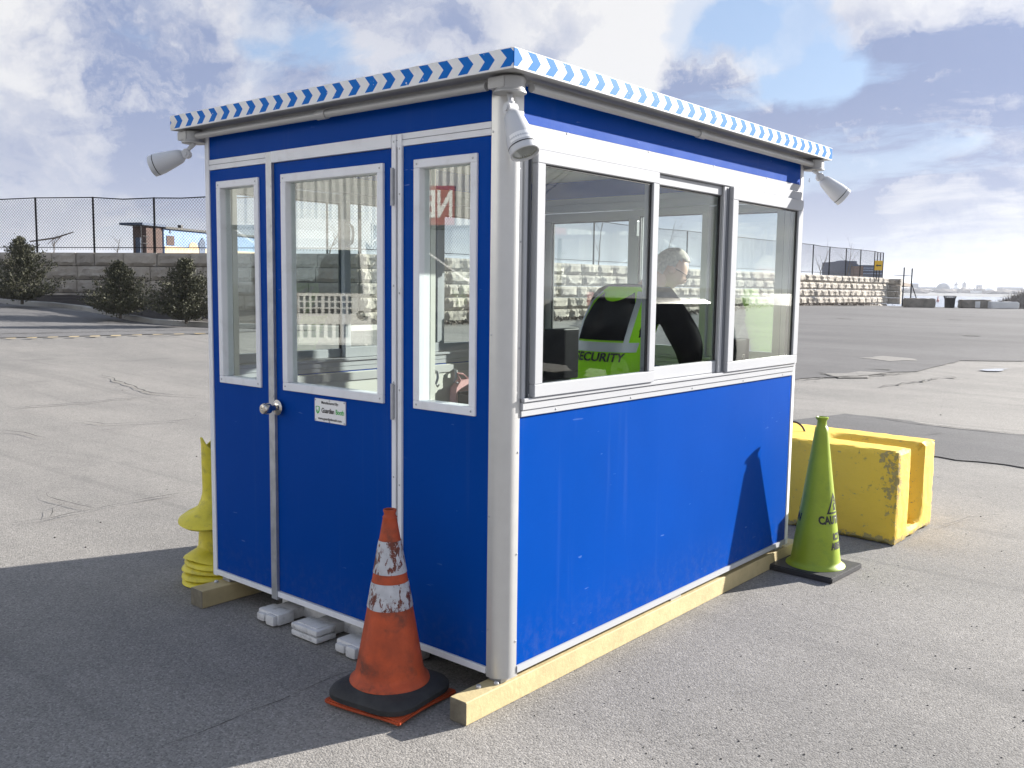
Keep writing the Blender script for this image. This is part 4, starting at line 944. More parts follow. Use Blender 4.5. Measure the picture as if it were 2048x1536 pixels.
for s, wi in ((-1, 8), (1, 12)):     # five fingers each, on the counter
    bx_, by_, bz_ = J[wi][:3]
    for q, (off, ln) in enumerate(((-.030, .055), (-.014, .075), (0, .082), (.014, .076), (.028, .060))):
        dr = off*s
        if q == 0: pts = [(bx_+.022*-s, by_+.02, bz_-.004), (bx_+.045*-s, by_+.05, bz_-.012)]
        else: pts = [(bx_+dr, by_+.05, bz_-.004), (bx_+dr*1.15, by_+.05+ln*.6, bz_+.002), (bx_+dr*1.2, by_+.05+ln, bz_-.018)]
        prev = wi
        for c in pts: J.append((*c, .0095)); Ed.append((prev, len(J)-1)); prev = len(J)-1
body = skinmesh('body', J, Ed, M['skin'], 0)
skinmesh('jacket', [(0, .0, .92, .155), (0, .05, 1.08, .15), (0, .17, 1.30, .165), (.01, .27, 1.44, .095), (-.18, .26, 1.41, .085), (-.28, .32, 1.15, .084), (-.20, .47, 1.02, .060), (.20, .27, 1.40, .102), (.31, .36, 1.17, .092), (.23, .52, 1.03, .064)],
    [(0, 1), (1, 2), (2, 3), (2, 4), (4, 5), (5, 6), (2, 7), (7, 8), (8, 9)], M['jacket'], 1)
skinmesh('trousers', [(0, 0, .93, .15), (-.10, 0, .84, .105), (-.12, .02, .48, .078), (-.12, -.03, .07, .066), (.10, 0, .84, .105), (.12, .02, .48, .078), (.12, -.03, .07, .066)], [(0, 1), (1, 2), (2, 3), (0, 4), (4, 5), (5, 6)], M['trouser'], 0)
for s in (-1, 1):
    m = MB(); c = PP(.12*s, .04, .04); m.obox((.09, .27, .085), Matrix.Translation(c) @ rotz(math.atan2(fd.y, fd.x)-math.pi/2), .03); m.build('shoe', M['black'], per, smooth=True)
# head: ellipsoid shaped into skull and jaw with nose, ears, glasses
hc = PP(.09, .50, 1.575); hf = (fd*.72+rd*.70).normalized(); tilt = -.55
hz = Vector((0, 0, 1)); hfw = (hf*math.cos(tilt)+hz*math.sin(tilt)).normalized(); hside = hfw.cross(hz).normalized(); hup = hside.cross(hfw).normalized()
HM = Matrix.Translation(hc) @ Matrix((hside, hfw, hup)).transposed().to_4x4()
bm = bmesh.new(); bmesh.ops.create_uvsphere(bm, u_segments=32, v_segments=24, radius=1)
for v in bm.verts:
    x, y, z = v.co; jaw = max(0, -z); w = .078*(1-.28*jaw); d = .098*(1-.16*jaw) if y > 0 else .100*(1-.30*jaw)
    yy = y*d; 
    if y > 0: yy += .022*math.exp(-((x/.17)**2+((z+.12)/.20)**2))*(1+.3*(-z)) + .008*math.exp(-((x/.4)**2+((z+.62)/.12)**2)) - .008*math.exp(-(((abs(x)-.38)/.16)**2+((z-.06)/.12)**2)) + .010*math.exp(-((x/.3)**2+((z+.95)/.2)**2))
    v.co = HM @ Vector((x*w, yy, z*.118))
mm = MB(); mm.bm = bm
for s in (-1, 1): mm.lathe([(0, .012), (.018, .010), (.026, .002), (.016, -.004), (0, -.004)], HM @ Matrix.Translation((s*.079, -.008, -.008)) @ Matrix.Rotation(s*math.pi/2, 4, 'Y'), 14)
mm.tube([hc-hup*.05-hfw*.03, PP(.04, .37, 1.47)], [.055, .065], 14)
hd_ = mm.build('head', M['skin'], body, smooth=True, angle=80)
bm = bmesh.new(); bmesh.ops.create_uvsphere(bm, u_segments=32, v_segments=20, radius=1)
rh = random.Random(3); dead = []
for v in bm.verts:
    x, y, z = v.co
    lim = -.05 if y < .1 else .30+.5*y
    if z < lim-.45*(y < -.2): dead.append(v)
    v.co = HM @ Vector((x*.086, y*.108, z*.128+.004)*1)+Vector((rh.uniform(-1, 1), rh.uniform(-1, 1), rh.uniform(-1, 1)))*.0015
bmesh.ops.delete(bm, geom=dead, context='VERTS'); mm = MB(); mm.bm = bm; mm.build('hair', M['hair'], body, smooth=True, angle=80)
mm = MB()
for s in (-1, 1):
    mm.lathe([(.024, -.002), (.024, .002), (.021, .002), (.021, -.002), (.024, -.002)], HM @ Matrix.Translation((s*.032, .100, .012)) @ Matrix.Rotation(math.pi/2, 4, 'X'), 18)
    mm.tube([HM @ Vector((s*.055, .096, .016)), HM @ Vector((s*.082, .04, .012)), HM @ Vector((s*.084, -.015, .006))], .002, 5)
mm.tube([HM @ Vector((-.009, .104, .014)), HM @ Vector((.009, .104, .014))], .002, 5); mm.build('glasses', M['black'], body)
# vest: lofted shell with an open black panel at the back
spine = [(.90, .0, .175, .150), (1.00, .03, .172, .148), (1.10, .07, .176, .150), (1.20, .115, .186, .152), (1.30, .165, .198, .150), (1.40, .225, .196, .136), (1.475, .285, .135, .105)]
def vest_pt(a, z, off=0):
    zs = [s[0] for s in spine]; f = np.interp(z, zs, [s[1] for s in spine]); w = np.interp(z, zs, [s[2] for s in spine])+.016+off; d = np.interp(z, zs, [s[3] for s in spine])+.016+off
    off += .007*mn.noise(Vector((a*2.2, z*9, 3)))+.004*mn.noise(Vector((a*5, z*22, 8)))
    c_, s_ = math.cos(a), math.sin(a); c_ = c_*(1.14-.14*c_*c_); s_ = s_*(1.14-.14*s_*s_)
    return PP(w*s_, f-d*c_, z)     # a = 0 : middle of the back
def vest_patch(a1, a2, z1, z2, off, name, mt, na=16, nz=8, shape=None):
    m = MB(); V = [[m.bm.verts.new(vest_pt(*(shape(i/na, k/nz) if shape else (a1+(a2-a1)*i/na, z1+(z2-z1)*k/nz)), off)) for i in range(na+1)] for k in range(nz+1)]
    for k in range(nz):
        for i in range(na): m.bm.faces.new((V[k][i], V[k][i+1], V[k+1][i+1], V[k+1][i]))
    return m.build(name, mt, vest, smooth=True, angle=80)
m = MB(); NA = 40; zsn = np.linspace(.92, 1.475, 15); V = [[m.bm.verts.new(vest_pt(2*math.pi*i/NA, z)) for i in range(NA)] for z in zsn]
for k in range(14):
    for i in range(NA):
        aa = (2*math.pi*(i+.5)/NA); 
        if abs(((aa+math.pi) % (2*math.pi))-math.pi) > 1.15 and abs(((aa+math.pi) % (2*math.pi))-math.pi) < 1.95 and zsn[k] > 1.22: continue   # arm holes
        m.bm.faces.new((V[k][i], V[k][(i+1) % NA], V[k+1][(i+1) % NA], V[k+1][i]))
ORG[body] = Vector((0, 0, 0))
vest = m.build('vest', M['hivis'], body, smooth=True, angle=80)
vest_patch(0, 0, 0, 0, .006, 'mesh_panel', M['jacket'], shape=lambda u, w: ((u-.5)*(1.75-.75*w)+.06*math.sin(w*3), 1.19+.255*w-.05*math.sin(u*math.pi)*w))
vest_patch(-1.25, 1.25, 1.130, 1.180, .005, 'reflective_band', M['reflect'], na=24, nz=3)
for s in (-1, 1): vest_patch(0, 0, 0, 0, .007, 'reflective_band', M['reflect'], na=3, nz=10, shape=lambda u, w, s=s: (s*(.80-.12*w)+(u-.5)*.16, 1.18+.27*w))
put_text('lettering', 'SECURITY', .062, lambda x, y: vest_pt(x/.185+.14, 1.100+y, .009), M['ink'], vest, bold=.0018, sx=.98)
# ------------------------------------------------------------------ cones
def sqbase(c, s, z1, z2, ang, rc=.03, name='base', mt=None, parent=None, warp=0, seed=1):
    rnd = random.Random(seed); m = MB(); m.obox((s, s, z2-z1), Matrix.Translation((c[0], c[1], (z1+z2)/2)) @ rotz(ang), min(rc, (z2-z1)*.3))
    if warp:
        for e in range(3): bmesh.ops.subdivide_edges(m.bm, edges=[e_ for e_ in m.bm.edges if e_.calc_length() > s/6], cuts=1, use_grid_fill=True)
        for v in m.bm.verts: v.co.z += warp*math.sin(v.co.x*14+seed)*math.cos(v.co.y*11)+warp*.6; v.co.z = max(v.co.z, .001)
    return m.build(name, mt, parent, smooth=True)
oc_ = (-.385, -.232)
t = thing('traffic_cone', (oc_[0], oc_[1], 0), 'flattened faded orange cone base lying under the black-based cone', 'traffic cone', 'cones standing around the booth')
ang = math.atan2(-.329+.399, -.224+.525)-.08
sqbase((oc_[0]+.008, oc_[1]+.000), .372, .002, .022, ang, mt=M['orange'], parent=t, warp=.012, seed=2)
t = thing('traffic_cone', (oc_[0], oc_[1], .03), 'scuffed orange traffic cone with two worn white collars on a black rubber base', 'traffic cone', 'cones standing around the booth')
m = MB(); m.lathe([(.0, .030), (.188, .030), (.197, .038), (.197, .056), (.188, .068), (.165, .080), (.150, .090)], Matrix.Translation((oc_[0], oc_[1], 0)), 48,
    fn=lambda p, a: Vector((p.x, p.y, p.z))*1 if p.xy.length < .16 else Vector((p.x*(1+.20*abs(math.sin(2*(a-ang)))**2.5), p.y*(1+.20*abs(math.sin(2*(a-ang)))**2.5), p.z)))
m.build('base', M['rubber'], t, smooth=True)
OM = Matrix.Translation((oc_[0], oc_[1], .0))
def dent(p, a, k=1): 
    f = math.exp(-((p.z-.30)/.10)**2)*math.exp(-(((a+1.9+math.pi) % (2*math.pi)-math.pi)/.25)**2); w = 1-.075*f+.006*math.sin(5*a+p.z*9)
    return Vector((p.x*w, p.y*w, p.z))
Z = [.088, .098, .115, .20, .28, .36, .402]; rad = lambda z: .136+(z-.115)*(.033-.136)/(.70-.115)
def band(z1, z2, name, mt, off=0, n_=8, parent=t):
    m = MB(); m.lathe([(rad(z)+off, z) for z in np.linspace(z1, z2, n_)], OM, 56, fn=dent); return m.build(name, mt, parent, smooth=True, angle=60)
m = MB(); m.lathe([(.158, .088), (.156, .096), (.146, .103), (.138, .113)]+[(rad(z), z) for z in np.linspace(.115, .735, 28)]+[(.029, .738), (.0235, .746), (.0225, .752), (.026, .762), (.0255, .768), (.019, .768), (.019, .70)], OM, 56, fn=dent)
m.build('body', M['orange'], t, smooth=True, angle=60)
band(.385, .486, 'collar', M['tape'], .0022); band(.522, .648, 'collar', M['tape'], .0022)
# lime cone
gc = (.195, 2.600)
t = thing('traffic_cone', (gc[0], gc[1], 0), 'tall lime green caution cone on a square black base at the far right corner', 'traffic cone', 'cones standing around the booth')
m = MB(); m.obox((.39, .41, .034), Matrix.Translation((gc[0], gc[1], .018)) @ rotz(R(-3)), .006); m.build('base', M['conegreenbase'], t, smooth=True)
GM = Matrix.Translation((gc[0], gc[1], 0)); grad = lambda z: .140+(z-.07)*(.036-.140)/(.84-.07)
m = MB(); m.lathe([(.168, .034), (.166, .042), (.152, .050), (.142, .062)]+[(grad(z), z) for z in np.linspace(.07, .845, 30)]+[(.030, .85), (.026, .865), (.026, .885), (.036, .898), (.036, .905), (.028, .907), (.022, .90), (.020, .84)], GM, 56)
m.build('body', M['lime'], t, smooth=True, angle=60)
camaz = math.atan2(CAMP.y-gc[1], CAMP.x-gc[0])
def gtext(az): return lambda x, y: (gc[0]+(grad(y)+.0015)*math.cos(az+x/grad(y)), gc[1]+(grad(y)+.0015)*math.sin(az+x/grad(y)), y)
for az in (camaz+R(64), camaz+R(64)+math.pi):
    f = gtext(az)
    for txt, zc_, sz in (('CAUTION', .318, .062), ('ICY', .222, .052), ('AREA', .168, .052)):
        put_text('lettering', txt, sz, (lambda z0: lambda x, y: f(x, z0+y))(zc_), M['ink'], t, bold=.0030, sx=.80)
    m = MB(); outer = [(-.062, .355), (.062, .355), (0, .475)]; inner = [(-.045, .365), (.045, .365), (0, .452)]
    for i in range(3):
        a, b = outer[i], outer[(i+1) % 3]; c, d = inner[i], inner[(i+1) % 3]
        for k in range(5): u, w = k/5, (k+1)/5; L2 = lambda p, q, s_: (p[0]+(q[0]-p[0])*s_, p[1]+(q[1]-p[1])*s_); m.poly([f(*L2(a, b, u)), f(*L2(a, b, w)), f(*L2(c, d, w)), f(*L2(c, d, u))])
    m.poly([f(-.012, .375), f(.02, .372), f(.01, .39), f(.004, .405), f(.016, .41), f(.002, .42), f(-.008, .405), f(-.004, .39)]); m.poly([f(-.002, .424), f(.008, .424), f(.008, .434), f(-.002, .434)])
    m.build('warning_triangle', M['ink'], t)
# yellow cones at the left
yc = (-2.195, .148)
t = thing('traffic_cone', (yc[0], yc[1], 0), 'stack of yellow cones with four nested rims behind the left corner', 'traffic cone', 'cones standing around the booth')
YM = Matrix.Translation((yc[0], yc[1], 0)); rj = random.Random(4)
for i in range(4):
    z = .004+i*.034; ox, oy = rj.uniform(-.008, .008), rj.uniform(-.008, .008); m = MB()
    m.lathe([(.0, z), (.172, z), (.180, z+.004), (.178, z+.014), (.165, z+.026), (.135, z+.036), (.10, z+.042)], Matrix.Translation((yc[0]+ox, yc[1]+oy, 0)), 40, fn=lambda p, a: Vector((p.x*(1+.03*math.sin(3*a+i)), p.y*(1+.03*math.sin(3*a+i)), p.z+.004*math.sin(2*a+i*2) if p.z > .01 else p.z)))
    m.build('rim', M['coneyel'], t, smooth=True, angle=50)
m = MB(); m.lathe([(.172, .140), (.165, .152), (.128, .178), (.104, .192), (.100, .205), (.096, .27), (.090, .36), (.082, .42)], YM, 40, fn=lambda p, a: p*1 if p.z > .2 else Vector((p.x*(1+.05*math.sin(2*a)), p.y*(1+.05*math.sin(2*a)), p.z+.01*math.sin(3*a)))); m.build('body', M['coneyel'], t, smooth=True, angle=50)
t = thing('traffic_cone', (yc[0], yc[1], .33), 'crushed yellow cone with a wide drooping brim stuck on top of the yellow stack', 'traffic cone', 'cones standing around the booth')
def crush(p, a):
    w = 1+.07*math.sin(2*a+1)*(p.z > .46)+.04*math.sin(3*a); z = p.z
    if p.xy.length > .12: z += .014*math.sin(a*2+.6)
    if p.z > .74: z += .028*math.sin(3*a+1)
    return Vector((p.x*w, p.y*w, z))
m = MB(); m.lathe([(.185, .335), (.200, .345), (.198, .353), (.165, .375), (.120, .400), (.098, .425), (.082, .46), (.074, .49), (.072, .52), (.073, .60), (.074, .68), (.074, .74), (.078, .775), (.070, .775), (.066, .70)], YM, 48, fn=crush)
m.build('body', M['coneyel'], t, smooth=True, angle=50)
# ------------------------------------------------------------------ yellow interlocking concrete block
A0 = Vector((.385, 3.425, 0)); ey = Vector((.015, 1, 0)).normalized(); ex = Vector((-1, .06, 0)).normalized()   # ex runs along the length, ey across
t = thing('concrete_barrier', (-.45, 3.8, 0), 'chipped yellow concrete block with a groove in its end and a steel lifting loop', 'barrier')
BLn, BWd, BHt = 1.83, .74, .61
m = MB(); bm = m.bm; nu, nv, nw = 46, 22, 18; rb = random.Random(8)
def gr(v, dp=.075, c=.5, hw=.19, fl=.05):   # groove depth across the width
    d = abs(v-c); return 0 if d > hw else dp*(1 if d < fl else (hw-d)/(hw-fl))
def blockpt(u, v, w):
    """u along (0 = near end), v across, w up; all 0..1"""
    zt_ = 0
    up_ = min(u, 1-u)*BLn; s = 1 if up_ < .52 else max(0, 1-(up_-.52)/.14)
    top = BHt - gr(v)*s
    z = w*top
    end = gr(v)*min(1, max(0, (w-.10)/.05))
    x = end+(BLn-2*end)*u if True else u*BLn
    p = A0+ex*x+ey*(v*BWd); p.z = z+.004
    return p
def rough(p, e):
    n1 = mn.noise(p*9)*.006+mn.noise(p*28)*.004; q = Vector((mn.noise(p*22+Vector((5, 0, 0))), mn.noise(p*22+Vector((0, 7, 0))), mn.noise(p*22+Vector((0, 0, 9)))))
    return q*e
cen = A0+ex*BLn/2+ey*BWd/2+Vector((0, 0, BHt/2))
def addgrid(fn, n1, n2, edge):
    V = [[None]*(n2+1) for _ in range(n1+1)]
    for i in range(n1+1):
        for j in range(n2+1):
            p = fn(i/n1, j/n2); V[i][j] = bm.verts.new(p)
    for i in range(n1):
        for j in range(n2): bm.faces.new((V[i][j], V[i+1][j], V[i+1][j+1], V[i][j+1]))
NU, NV, NWW = 64, 30, 26
addgrid(lambda u, v: blockpt(u, v, 1), NU, NV, 1); addgrid(lambda u, v: blockpt(u, v, 0), NU, NV, 1)
addgrid(lambda v, w: blockpt(0, v, w), NV, NWW, 1); addgrid(lambda v, w: blockpt(1, v, w), NV, NWW, 1)
addgrid(lambda u, w: blockpt(u, 0, w), NU, NWW, 1); addgrid(lambda u, w: blockpt(u, 1, w), NU, NWW, 1)
bmesh.ops.remove_doubles(bm, verts=bm.verts, dist=.0004)
bmesh.ops.recalc_face_normals(bm, faces=bm.faces)
for v in bm.verts:
    v.normal_update() if hasattr(v, 'normal_update') else None
    fan = [f.normal for f in v.link_faces]; sharp = 1-min([fan[0].dot(f) for f in fan[1:]]+[1])
    e = .003
    if sharp > .4:
        v.co -= v.normal*(.005+max(0, mn.noise(v.co*11))*.034+max(0, mn.noise(v.co*31))*.020)
    v.co += rough(v.co, .003)
    if v.co.z < .03 and v.co.z > .001 and sharp > .4: v.co.z += max(0, mn.noise(v.co*7+Vector((3, 3, 3))))*.05
    v.co.z = max(v.co.z, .002)
m.build('block', M['yconc'], t, smooth=True, angle=24)
lc = A0+ex*(BLn/2-.02)+ey*(BWd*.5); m = MB()
m.tube([lc+ex*(.09*math.cos(a))+Vector((0, 0, BHt-.02+.085*math.sin(a))) for a in np.linspace(0, math.pi, 14)], .007, 8); m.build('lifting_loop', mat('bare_steel_cable', (.05, .04, .035), .6, .5), t, smooth=True)
# ------------------------------------------------------------------ right-hand background
def jersey(px, y, dep, w, h, label, mt='concrete', seed=1, chunky=.05):
    c = atd(px, y, dep); z0 = ground_at(c.x, c.y); rnd = random.Random(seed)
    t = thing('concrete_block', (c.x, c.y, z0), label, 'concrete block', 'concrete blocks along the waterfront')
    m = MB(); m.obox((w, .6, h), Matrix.Translation((c.x, c.y, z0+h/2)) @ rotz(math.atan2(RT.y, RT.x)+rnd.uniform(-.08, .08)), .05)
    for e in range(3): bmesh.ops.subdivide_edges(m.bm, edges=[e_ for e_ in m.bm.edges if e_.calc_length() > .3], cuts=1, use_grid_fill=True)
    for v in m.bm.verts: v.co += rough(v.co*.3, chunky)
    m.build('block', M[mt], t, smooth=True, angle=60); return t, c
jersey(1838, 612, 56.5, 1.75, .56, 'brown weathered concrete block just right of the gate posts', seed=1)
t, c = jersey(1949, 614, 56.5, 1.85, .52, 'brown concrete block with a small white notice on it', seed=2)
m = MB(); q = c-Vector((FW.x, FW.y, 0)).normalized()*.36; q.z = ground_at(c.x, c.y)+.24; m.obox((.30, .015, .38), Matrix.Translation(q) @ rotz(math.atan2(RT.y, RT.x))); m.build('notice', M['concw'], t)
jersey(2006, 616, 56, 1.65, .43, 'long white painted concrete block between two brown ones', 'concw', 3, .015)
jersey(2062, 616, 56, 1.75, .50, 'dark concrete block cut off by the right edge of the picture', seed=4)
for i, (x, y) in enumerate(((8, 55), (16, 56), (27, 55.5))):
    W3 = ('leftmost', 'middle', 'rightmost')[2-i]
    z0 = ground_at(x, y); t = thing('concrete_block', (x, y, z0), W3+' of three brown waterfront concrete blocks reflected in the booth windows', 'concrete block', 'concrete blocks along the waterfront')
    m = MB(); m.obox((1.9, .6, .55), Matrix.Translation((x, y, z0+.275)), .05); m.build('block', M['concrete'], t)
# litter bin
c = atd(1899, 612, 56.5); z0 = ground_at(c.x, c.y); t = thing('litter_bin', (c.x, c.y, z0), 'black slatted metal litter bin standing at the waterfront', 'litter bin')
m = MB(); m.lathe([(.0, .02), (.24, .02), (.27, .62), (.255, .62), (.24, .05)], Matrix.Translation((c.x, c.y, z0)), 24); m.build('liner', M['black'], t)
m = MB()
for k in range(20):
    a = k*math.pi/10; d_ = Vector((math.cos(a), math.sin(a), 0)); b = Vector((c.x, c.y, z0)); m.tube([b+d_*.26, b+d_*.29+Vector((0, 0, .55)), b+d_*.36+Vector((0, 0, .74))], .016, 4)
m.build('slats', M['black'], t)['kind'] = 'stuff'
m = MB(); m.tube([Vector((c.x+.35*math.cos(a), c.y+.35*math.sin(a), z0+.73)) for a in np.linspace(0, 2*math.pi, 25)], .014, 6); m.build('rim', M['black'], t)
# gate posts, chain-link gate
t = thing('gate', (*atd(1812, 600, 56).to_2d(), .7), 'tall black gate posts with a diagonal brace beside the block wall end', 'gate')
for px, y1, y2 in ((1805, 613, 535), (1821, 600, 537)):
    p = atd(px, 600, 57); a = atd(px-1, y1, 57); b = atd(px+2, y2, 57); m = MB(); m.tube([Vector((p.x, p.y, a.z)), Vector((p.x, p.y, b.z))], .04, 8); m.build('post', M['fence'], t)
m = MB(); m.tube([atd(1822, 563, 57), atd(1833, 598, 57)], .03, 6); m.build('brace', M['fence'], t); m = MB(); m.tube([atd(1787, 550, 60), atd(1822, 552, 57)], .02, 6); m.build('rail', M['fence'], t)
# yellow arrow sign on two posts
q = atd(1757, 531, 58); t = thing('arrow_sign', (q.x, q.y, 2.5), 'yellow sign with a black left arrow on two posts at the fence', 'sign')
rm = rotz(math.atan2(RT.y, RT.x)); m = MB(); m.obox((.48, .02, .60), Matrix.Translation(q) @ rm, .008); m.build('board', M['signyel'], t)
toC = -Vector((FW.x, FW.y, 0)).normalized()*.018; RH = Vector((RT.x, RT.y, 0)).normalized(); f = lambda x, z: q+RH*x+Vector((0, 0, z))+toC
m = MB(); m.poly([f(-.18, 0), f(-.07, .09), f(-.07, .035), f(.17, .035), f(.17, -.035), f(-.07, -.035), f(-.07, -.09)]); m.build('arrow', M['ink'], t)
m = MB(); m.tube([q+RH*-.08+Vector((0, 0, -1.0)), q+RH*-.06+Vector((0, 0, .8))], .03, 6); m.build('post', M['fence'], t); m = MB(); m.tube([q+RH*.08+Vector((0, 0, -1.0)), q+RH*.12+Vector((0, 0, .8))], .03, 6); m.build('post', M['fence'], t)
for p in t.children:
    if p.name.startswith('post'): p.location += -toC*3
# office building beyond the fence
dep = 190; bz = 2.0
def bpx(x, y): return atd(x, y, dep)
t = thing('office_building', (*bpx(1725, 560).to_2d(), bz), 'dark blue-grey office block with pale bands behind the fence', 'building')
fwh = Vector((FW.x, FW.y, 0)).normalized()
def bslab(x1, x2, y1, y2, name, mt, d0=0, d1=14, parent=None):
    a, b = bpx(x1, y1), bpx(x2, y1); zb = bpx((x1+x2)/2, y1).z; ztt = bpx((x1+x2)/2, y2).z; m = MB()
    P = [Vector((a.x, a.y, zb))+fwh*d0, Vector((b.x, b.y, zb))+fwh*d0, Vector((b.x, b.y, zb))+fwh*d1, Vector((a.x, a.y, zb))+fwh*d1]
    lo = [m.bm.verts.new(p) for p in P]; hi = [m.bm.verts.new(Vector((p.x, p.y, ztt))) for p in P]; m.bm.faces.new(lo); m.bm.faces.new(hi)
    for i in range(4): j = (i+1) % 4; m.bm.faces.new((lo[i], lo[j], hi[j], hi[i]))
    return m.build(name, M[mt], parent or t)
bslab(1688, 1712, 560, 522, 'tower', 'glassb'); bslab(1711.8, 1768, 560, 530, 'wing', 'glassb', 1, 16); bslab(1700, 1718, 560, 533, 'brick_front', 'brickb', -2, -.1); bslab(1674, 1690, 560, 549, 'low_wing', 'glassb', 1, 10)
for y in (537, 541.5, 548): bslab(1718.5, 1766, y, y-1.8, 'window_band', 'glassl', .5, .95)
for (x1, x2) in ((1692, 1696), (1700, 1704)): bslab(x1, x2, 522, 520, 'roof_plant', 'glassb', 3, 6)
bslab(1722, 1727, 530, 527, 'roof_plant', 'glassb', 3, 6)
# far shore: domes, towers, trees and sheds
def far(px, y0, y1, w, dep, kind, label, mt, cat):
    a = atd(px, y0, dep); b = atd(px, y1, dep); h = b.z-a.z; ww = w*dep/FPX; t = thing(kind, (a.x, a.y, a.z), label, cat)
    m = MB()
    if kind == 'domed_shed': m.lathe([(ww/2*math.cos(k*math.pi/16), h*math.sin(k*math.pi/16)) for k in range(9)], Matrix.Translation(a-Vector((0, 0, .0))), 28)
    elif kind == 'salt_pile': m.lathe([(ww/2, 0), (ww/3.2, h*.45), (ww/8, h*.9), (0, h)], Matrix.Translation(a), 20)
    else: m.obox((ww, ww*.6 if ww < 60 else 30, h), Matrix.Translation(a+Vector((0, 0, h/2))) @ rm)
    m.build('shell' if kind != 'far_tower' else 'walls', mt, t)
    if kind == 'far_tower': m = MB(); m.obox((ww*.35, ww*.3, h*.3), Matrix.Translation(a+Vector((0, 0, h*1.14))) @ rm); m.build('roof_house', mt, t)
    if kind == 'far_warehouse': m = MB(); m.obox((ww*1.02, 16 if ww >= 60 else ww*.62, h*.12), Matrix.Translation(a+Vector((0, 0, h*1.06))) @ rm); m.build('roof', M['glassl'], t)
    return t
md = mat('far_dark_dome', (.10, .12, .16), .8); ml = mat('far_white_fabric', (.8, .8, .78), .6); mg = mat('far_grey_concrete', (.30, .30, .32), .8)
far(1887, 578, 566, 28, 1000, 'domed_shed', 'grey-blue dome on the far shore', md, 'shed'); far(1980, 585, 576, 26, 850, 'domed_shed', 'white fabric dome on the far shore', ml, 'shed')
far(1913, 577, 571, 16, 980, 'salt_pile', 'pale salt pile beside the far dome', ml, 'pile')
far(1912, 578, 567, 6, 1150, 'far_tower', 'narrower of two apartment towers on the far shore', mg, 'tower'); far(1928, 578, 566, 7, 1150, 'far_tower', 'wider of two apartment towers on the far shore', mg, 'tower')
far(1858, 580, 575, 50, 1050, 'far_warehouse', 'long low pale warehouse left of the far dome', mg, 'warehouse'); far(1952, 586, 582, 18, 820, 'far_warehouse', 'small white waterside warehouse on the far shore', ml, 'warehouse')
far(1828, 579, 568, 14, 900, 'far_warehouse', 'grey block building seen behind the gate brace', mg, 'building'); far(2020, 580, 575, 40, 1050, 'far_warehouse', 'long low grey warehouse at the right of the far shore', mg, 'warehouse')
far(1958, 580, 571, 10, 1100, 'far_warehouse', 'squat grey building on the far skyline', mg, 'building')
rf_ = random.Random(9); g = MB()
for i in range(420):
    q = atd(rf_.uniform(1760, 2300), 0, rf_.uniform(780, 1500)); z = np.interp(q.y, [740, 760, 900, 1100, 1600, 3200], [-1.6, -.6, .6, 1.8, 3., 6.]) if q.y > 740 else -1
    if q.y < 760: continue
    r_ = rf_.uniform(2, 5); bmesh.ops.create_icosphere(g.bm, subdivisions=1, radius=r_, matrix=Matrix.Translation((q.x, q.y, z+r_*.3)) @ Matrix.Diagonal((rf_.uniform(1.2, 3), 1.5, rf_.uniform(.4, .8), 1)))
for v in g.bm.verts: v.co += Vector((rf_.uniform(-1, 1), rf_.uniform(-1, 1), rf_.uniform(-.6, .6)))
o = g.build('far_treeline', M['scrub']); tag(o, 'hazy low trees along the far shore', 'trees', kind='stuff')
g = MB()
for i in range(46):
    q = atd(rf_.uniform(1790, 2100), 577, 1080); h = rf_.uniform(4, 9); g.tube([Vector((q.x, q.y, 1)), Vector((q.x, q.y, 1+h+1))], .28, 4)
o = g.build('far_masts', mg); tag(o, 'thin masts and poles on the far skyline', 'masts', kind='stuff')
# water's-edge boom and buoy, scrubby point on the right
q = atd(1876, 594, 300); t = thing('buoy', (q.x, q.y, -1.4), 'small red buoy floating on the river', 'buoy'); m = MB(); m.lathe([(0, 0), (.45, .1), (.45, .7), (.2, 1.0), (.12, 1.9), (0, 2)], Matrix.Translation((q.x, q.y, -1.6)), 12); m.build('float', mat('faded_red', (.35, .06, .05), .6), t)
def point_h(x, y): return 0
c = atd(2125, 600, 120); bm = bmesh.new(); nx = 30; V = []
for i in range(nx+1):
    row = []
    for j in range(13):
        u, w = i/nx*2-1, j/12*2-1; r2 = min(1, u*u+w*w); z = -1.7+3.9*(1-r2)**.8+.4*mn.noise(Vector((u*4, w*4, 0))); p = c+RH*(u*10)+fwh*(w*7); row.append(bm.verts.new((p.x, p.y, z)))
    V.append(row)
for i in range(nx):
    for j in range(12): bm.faces.new((V[i][j], V[i+1][j], V[i+1][j+1], V[i][j+1]))
me = bpy.data.meshes.new('headland'); bm.to_mesh(me); bm.free(); me.materials.append(M['scrub']); o = bpy.data.objects.new('headland', me); COL.objects.link(o); o['kind'] = 'structure'
g = bmesh.new()
for i in range(7000):
    u, w = rf_.uniform(-1, 1), rf_.uniform(-1, 1)
    if u*u+w*w > 1: continue
    z = -1.7+3.9*(1-min(1, u*u+w*w))**.8; p = c+RH*(u*10)+fwh*(w*7); h = rf_.uniform(.15, 1.0); d_ = Vector((rf_.gauss(0, .35), rf_.gauss(0, .35), h)); sd = Vector((rf_.gauss(0, 1), rf_.gauss(0, 1), 0)).normalized()*.03
    b = Vector((p.x, p.y, z)); g.faces.new([g.verts.new(b-sd), g.verts.new(b+sd), g.verts.new(b+d_)])
me = bpy.data.meshes.new('scrub'); g.to_mesh(me); g.free(); me.materials.append(M['scrub']); o = bpy.data.objects.new('winter_scrub', me); COL.objects.link(o); tag(o, 'brown winter scrub on the point at the right edge', 'scrub', kind='stuff')
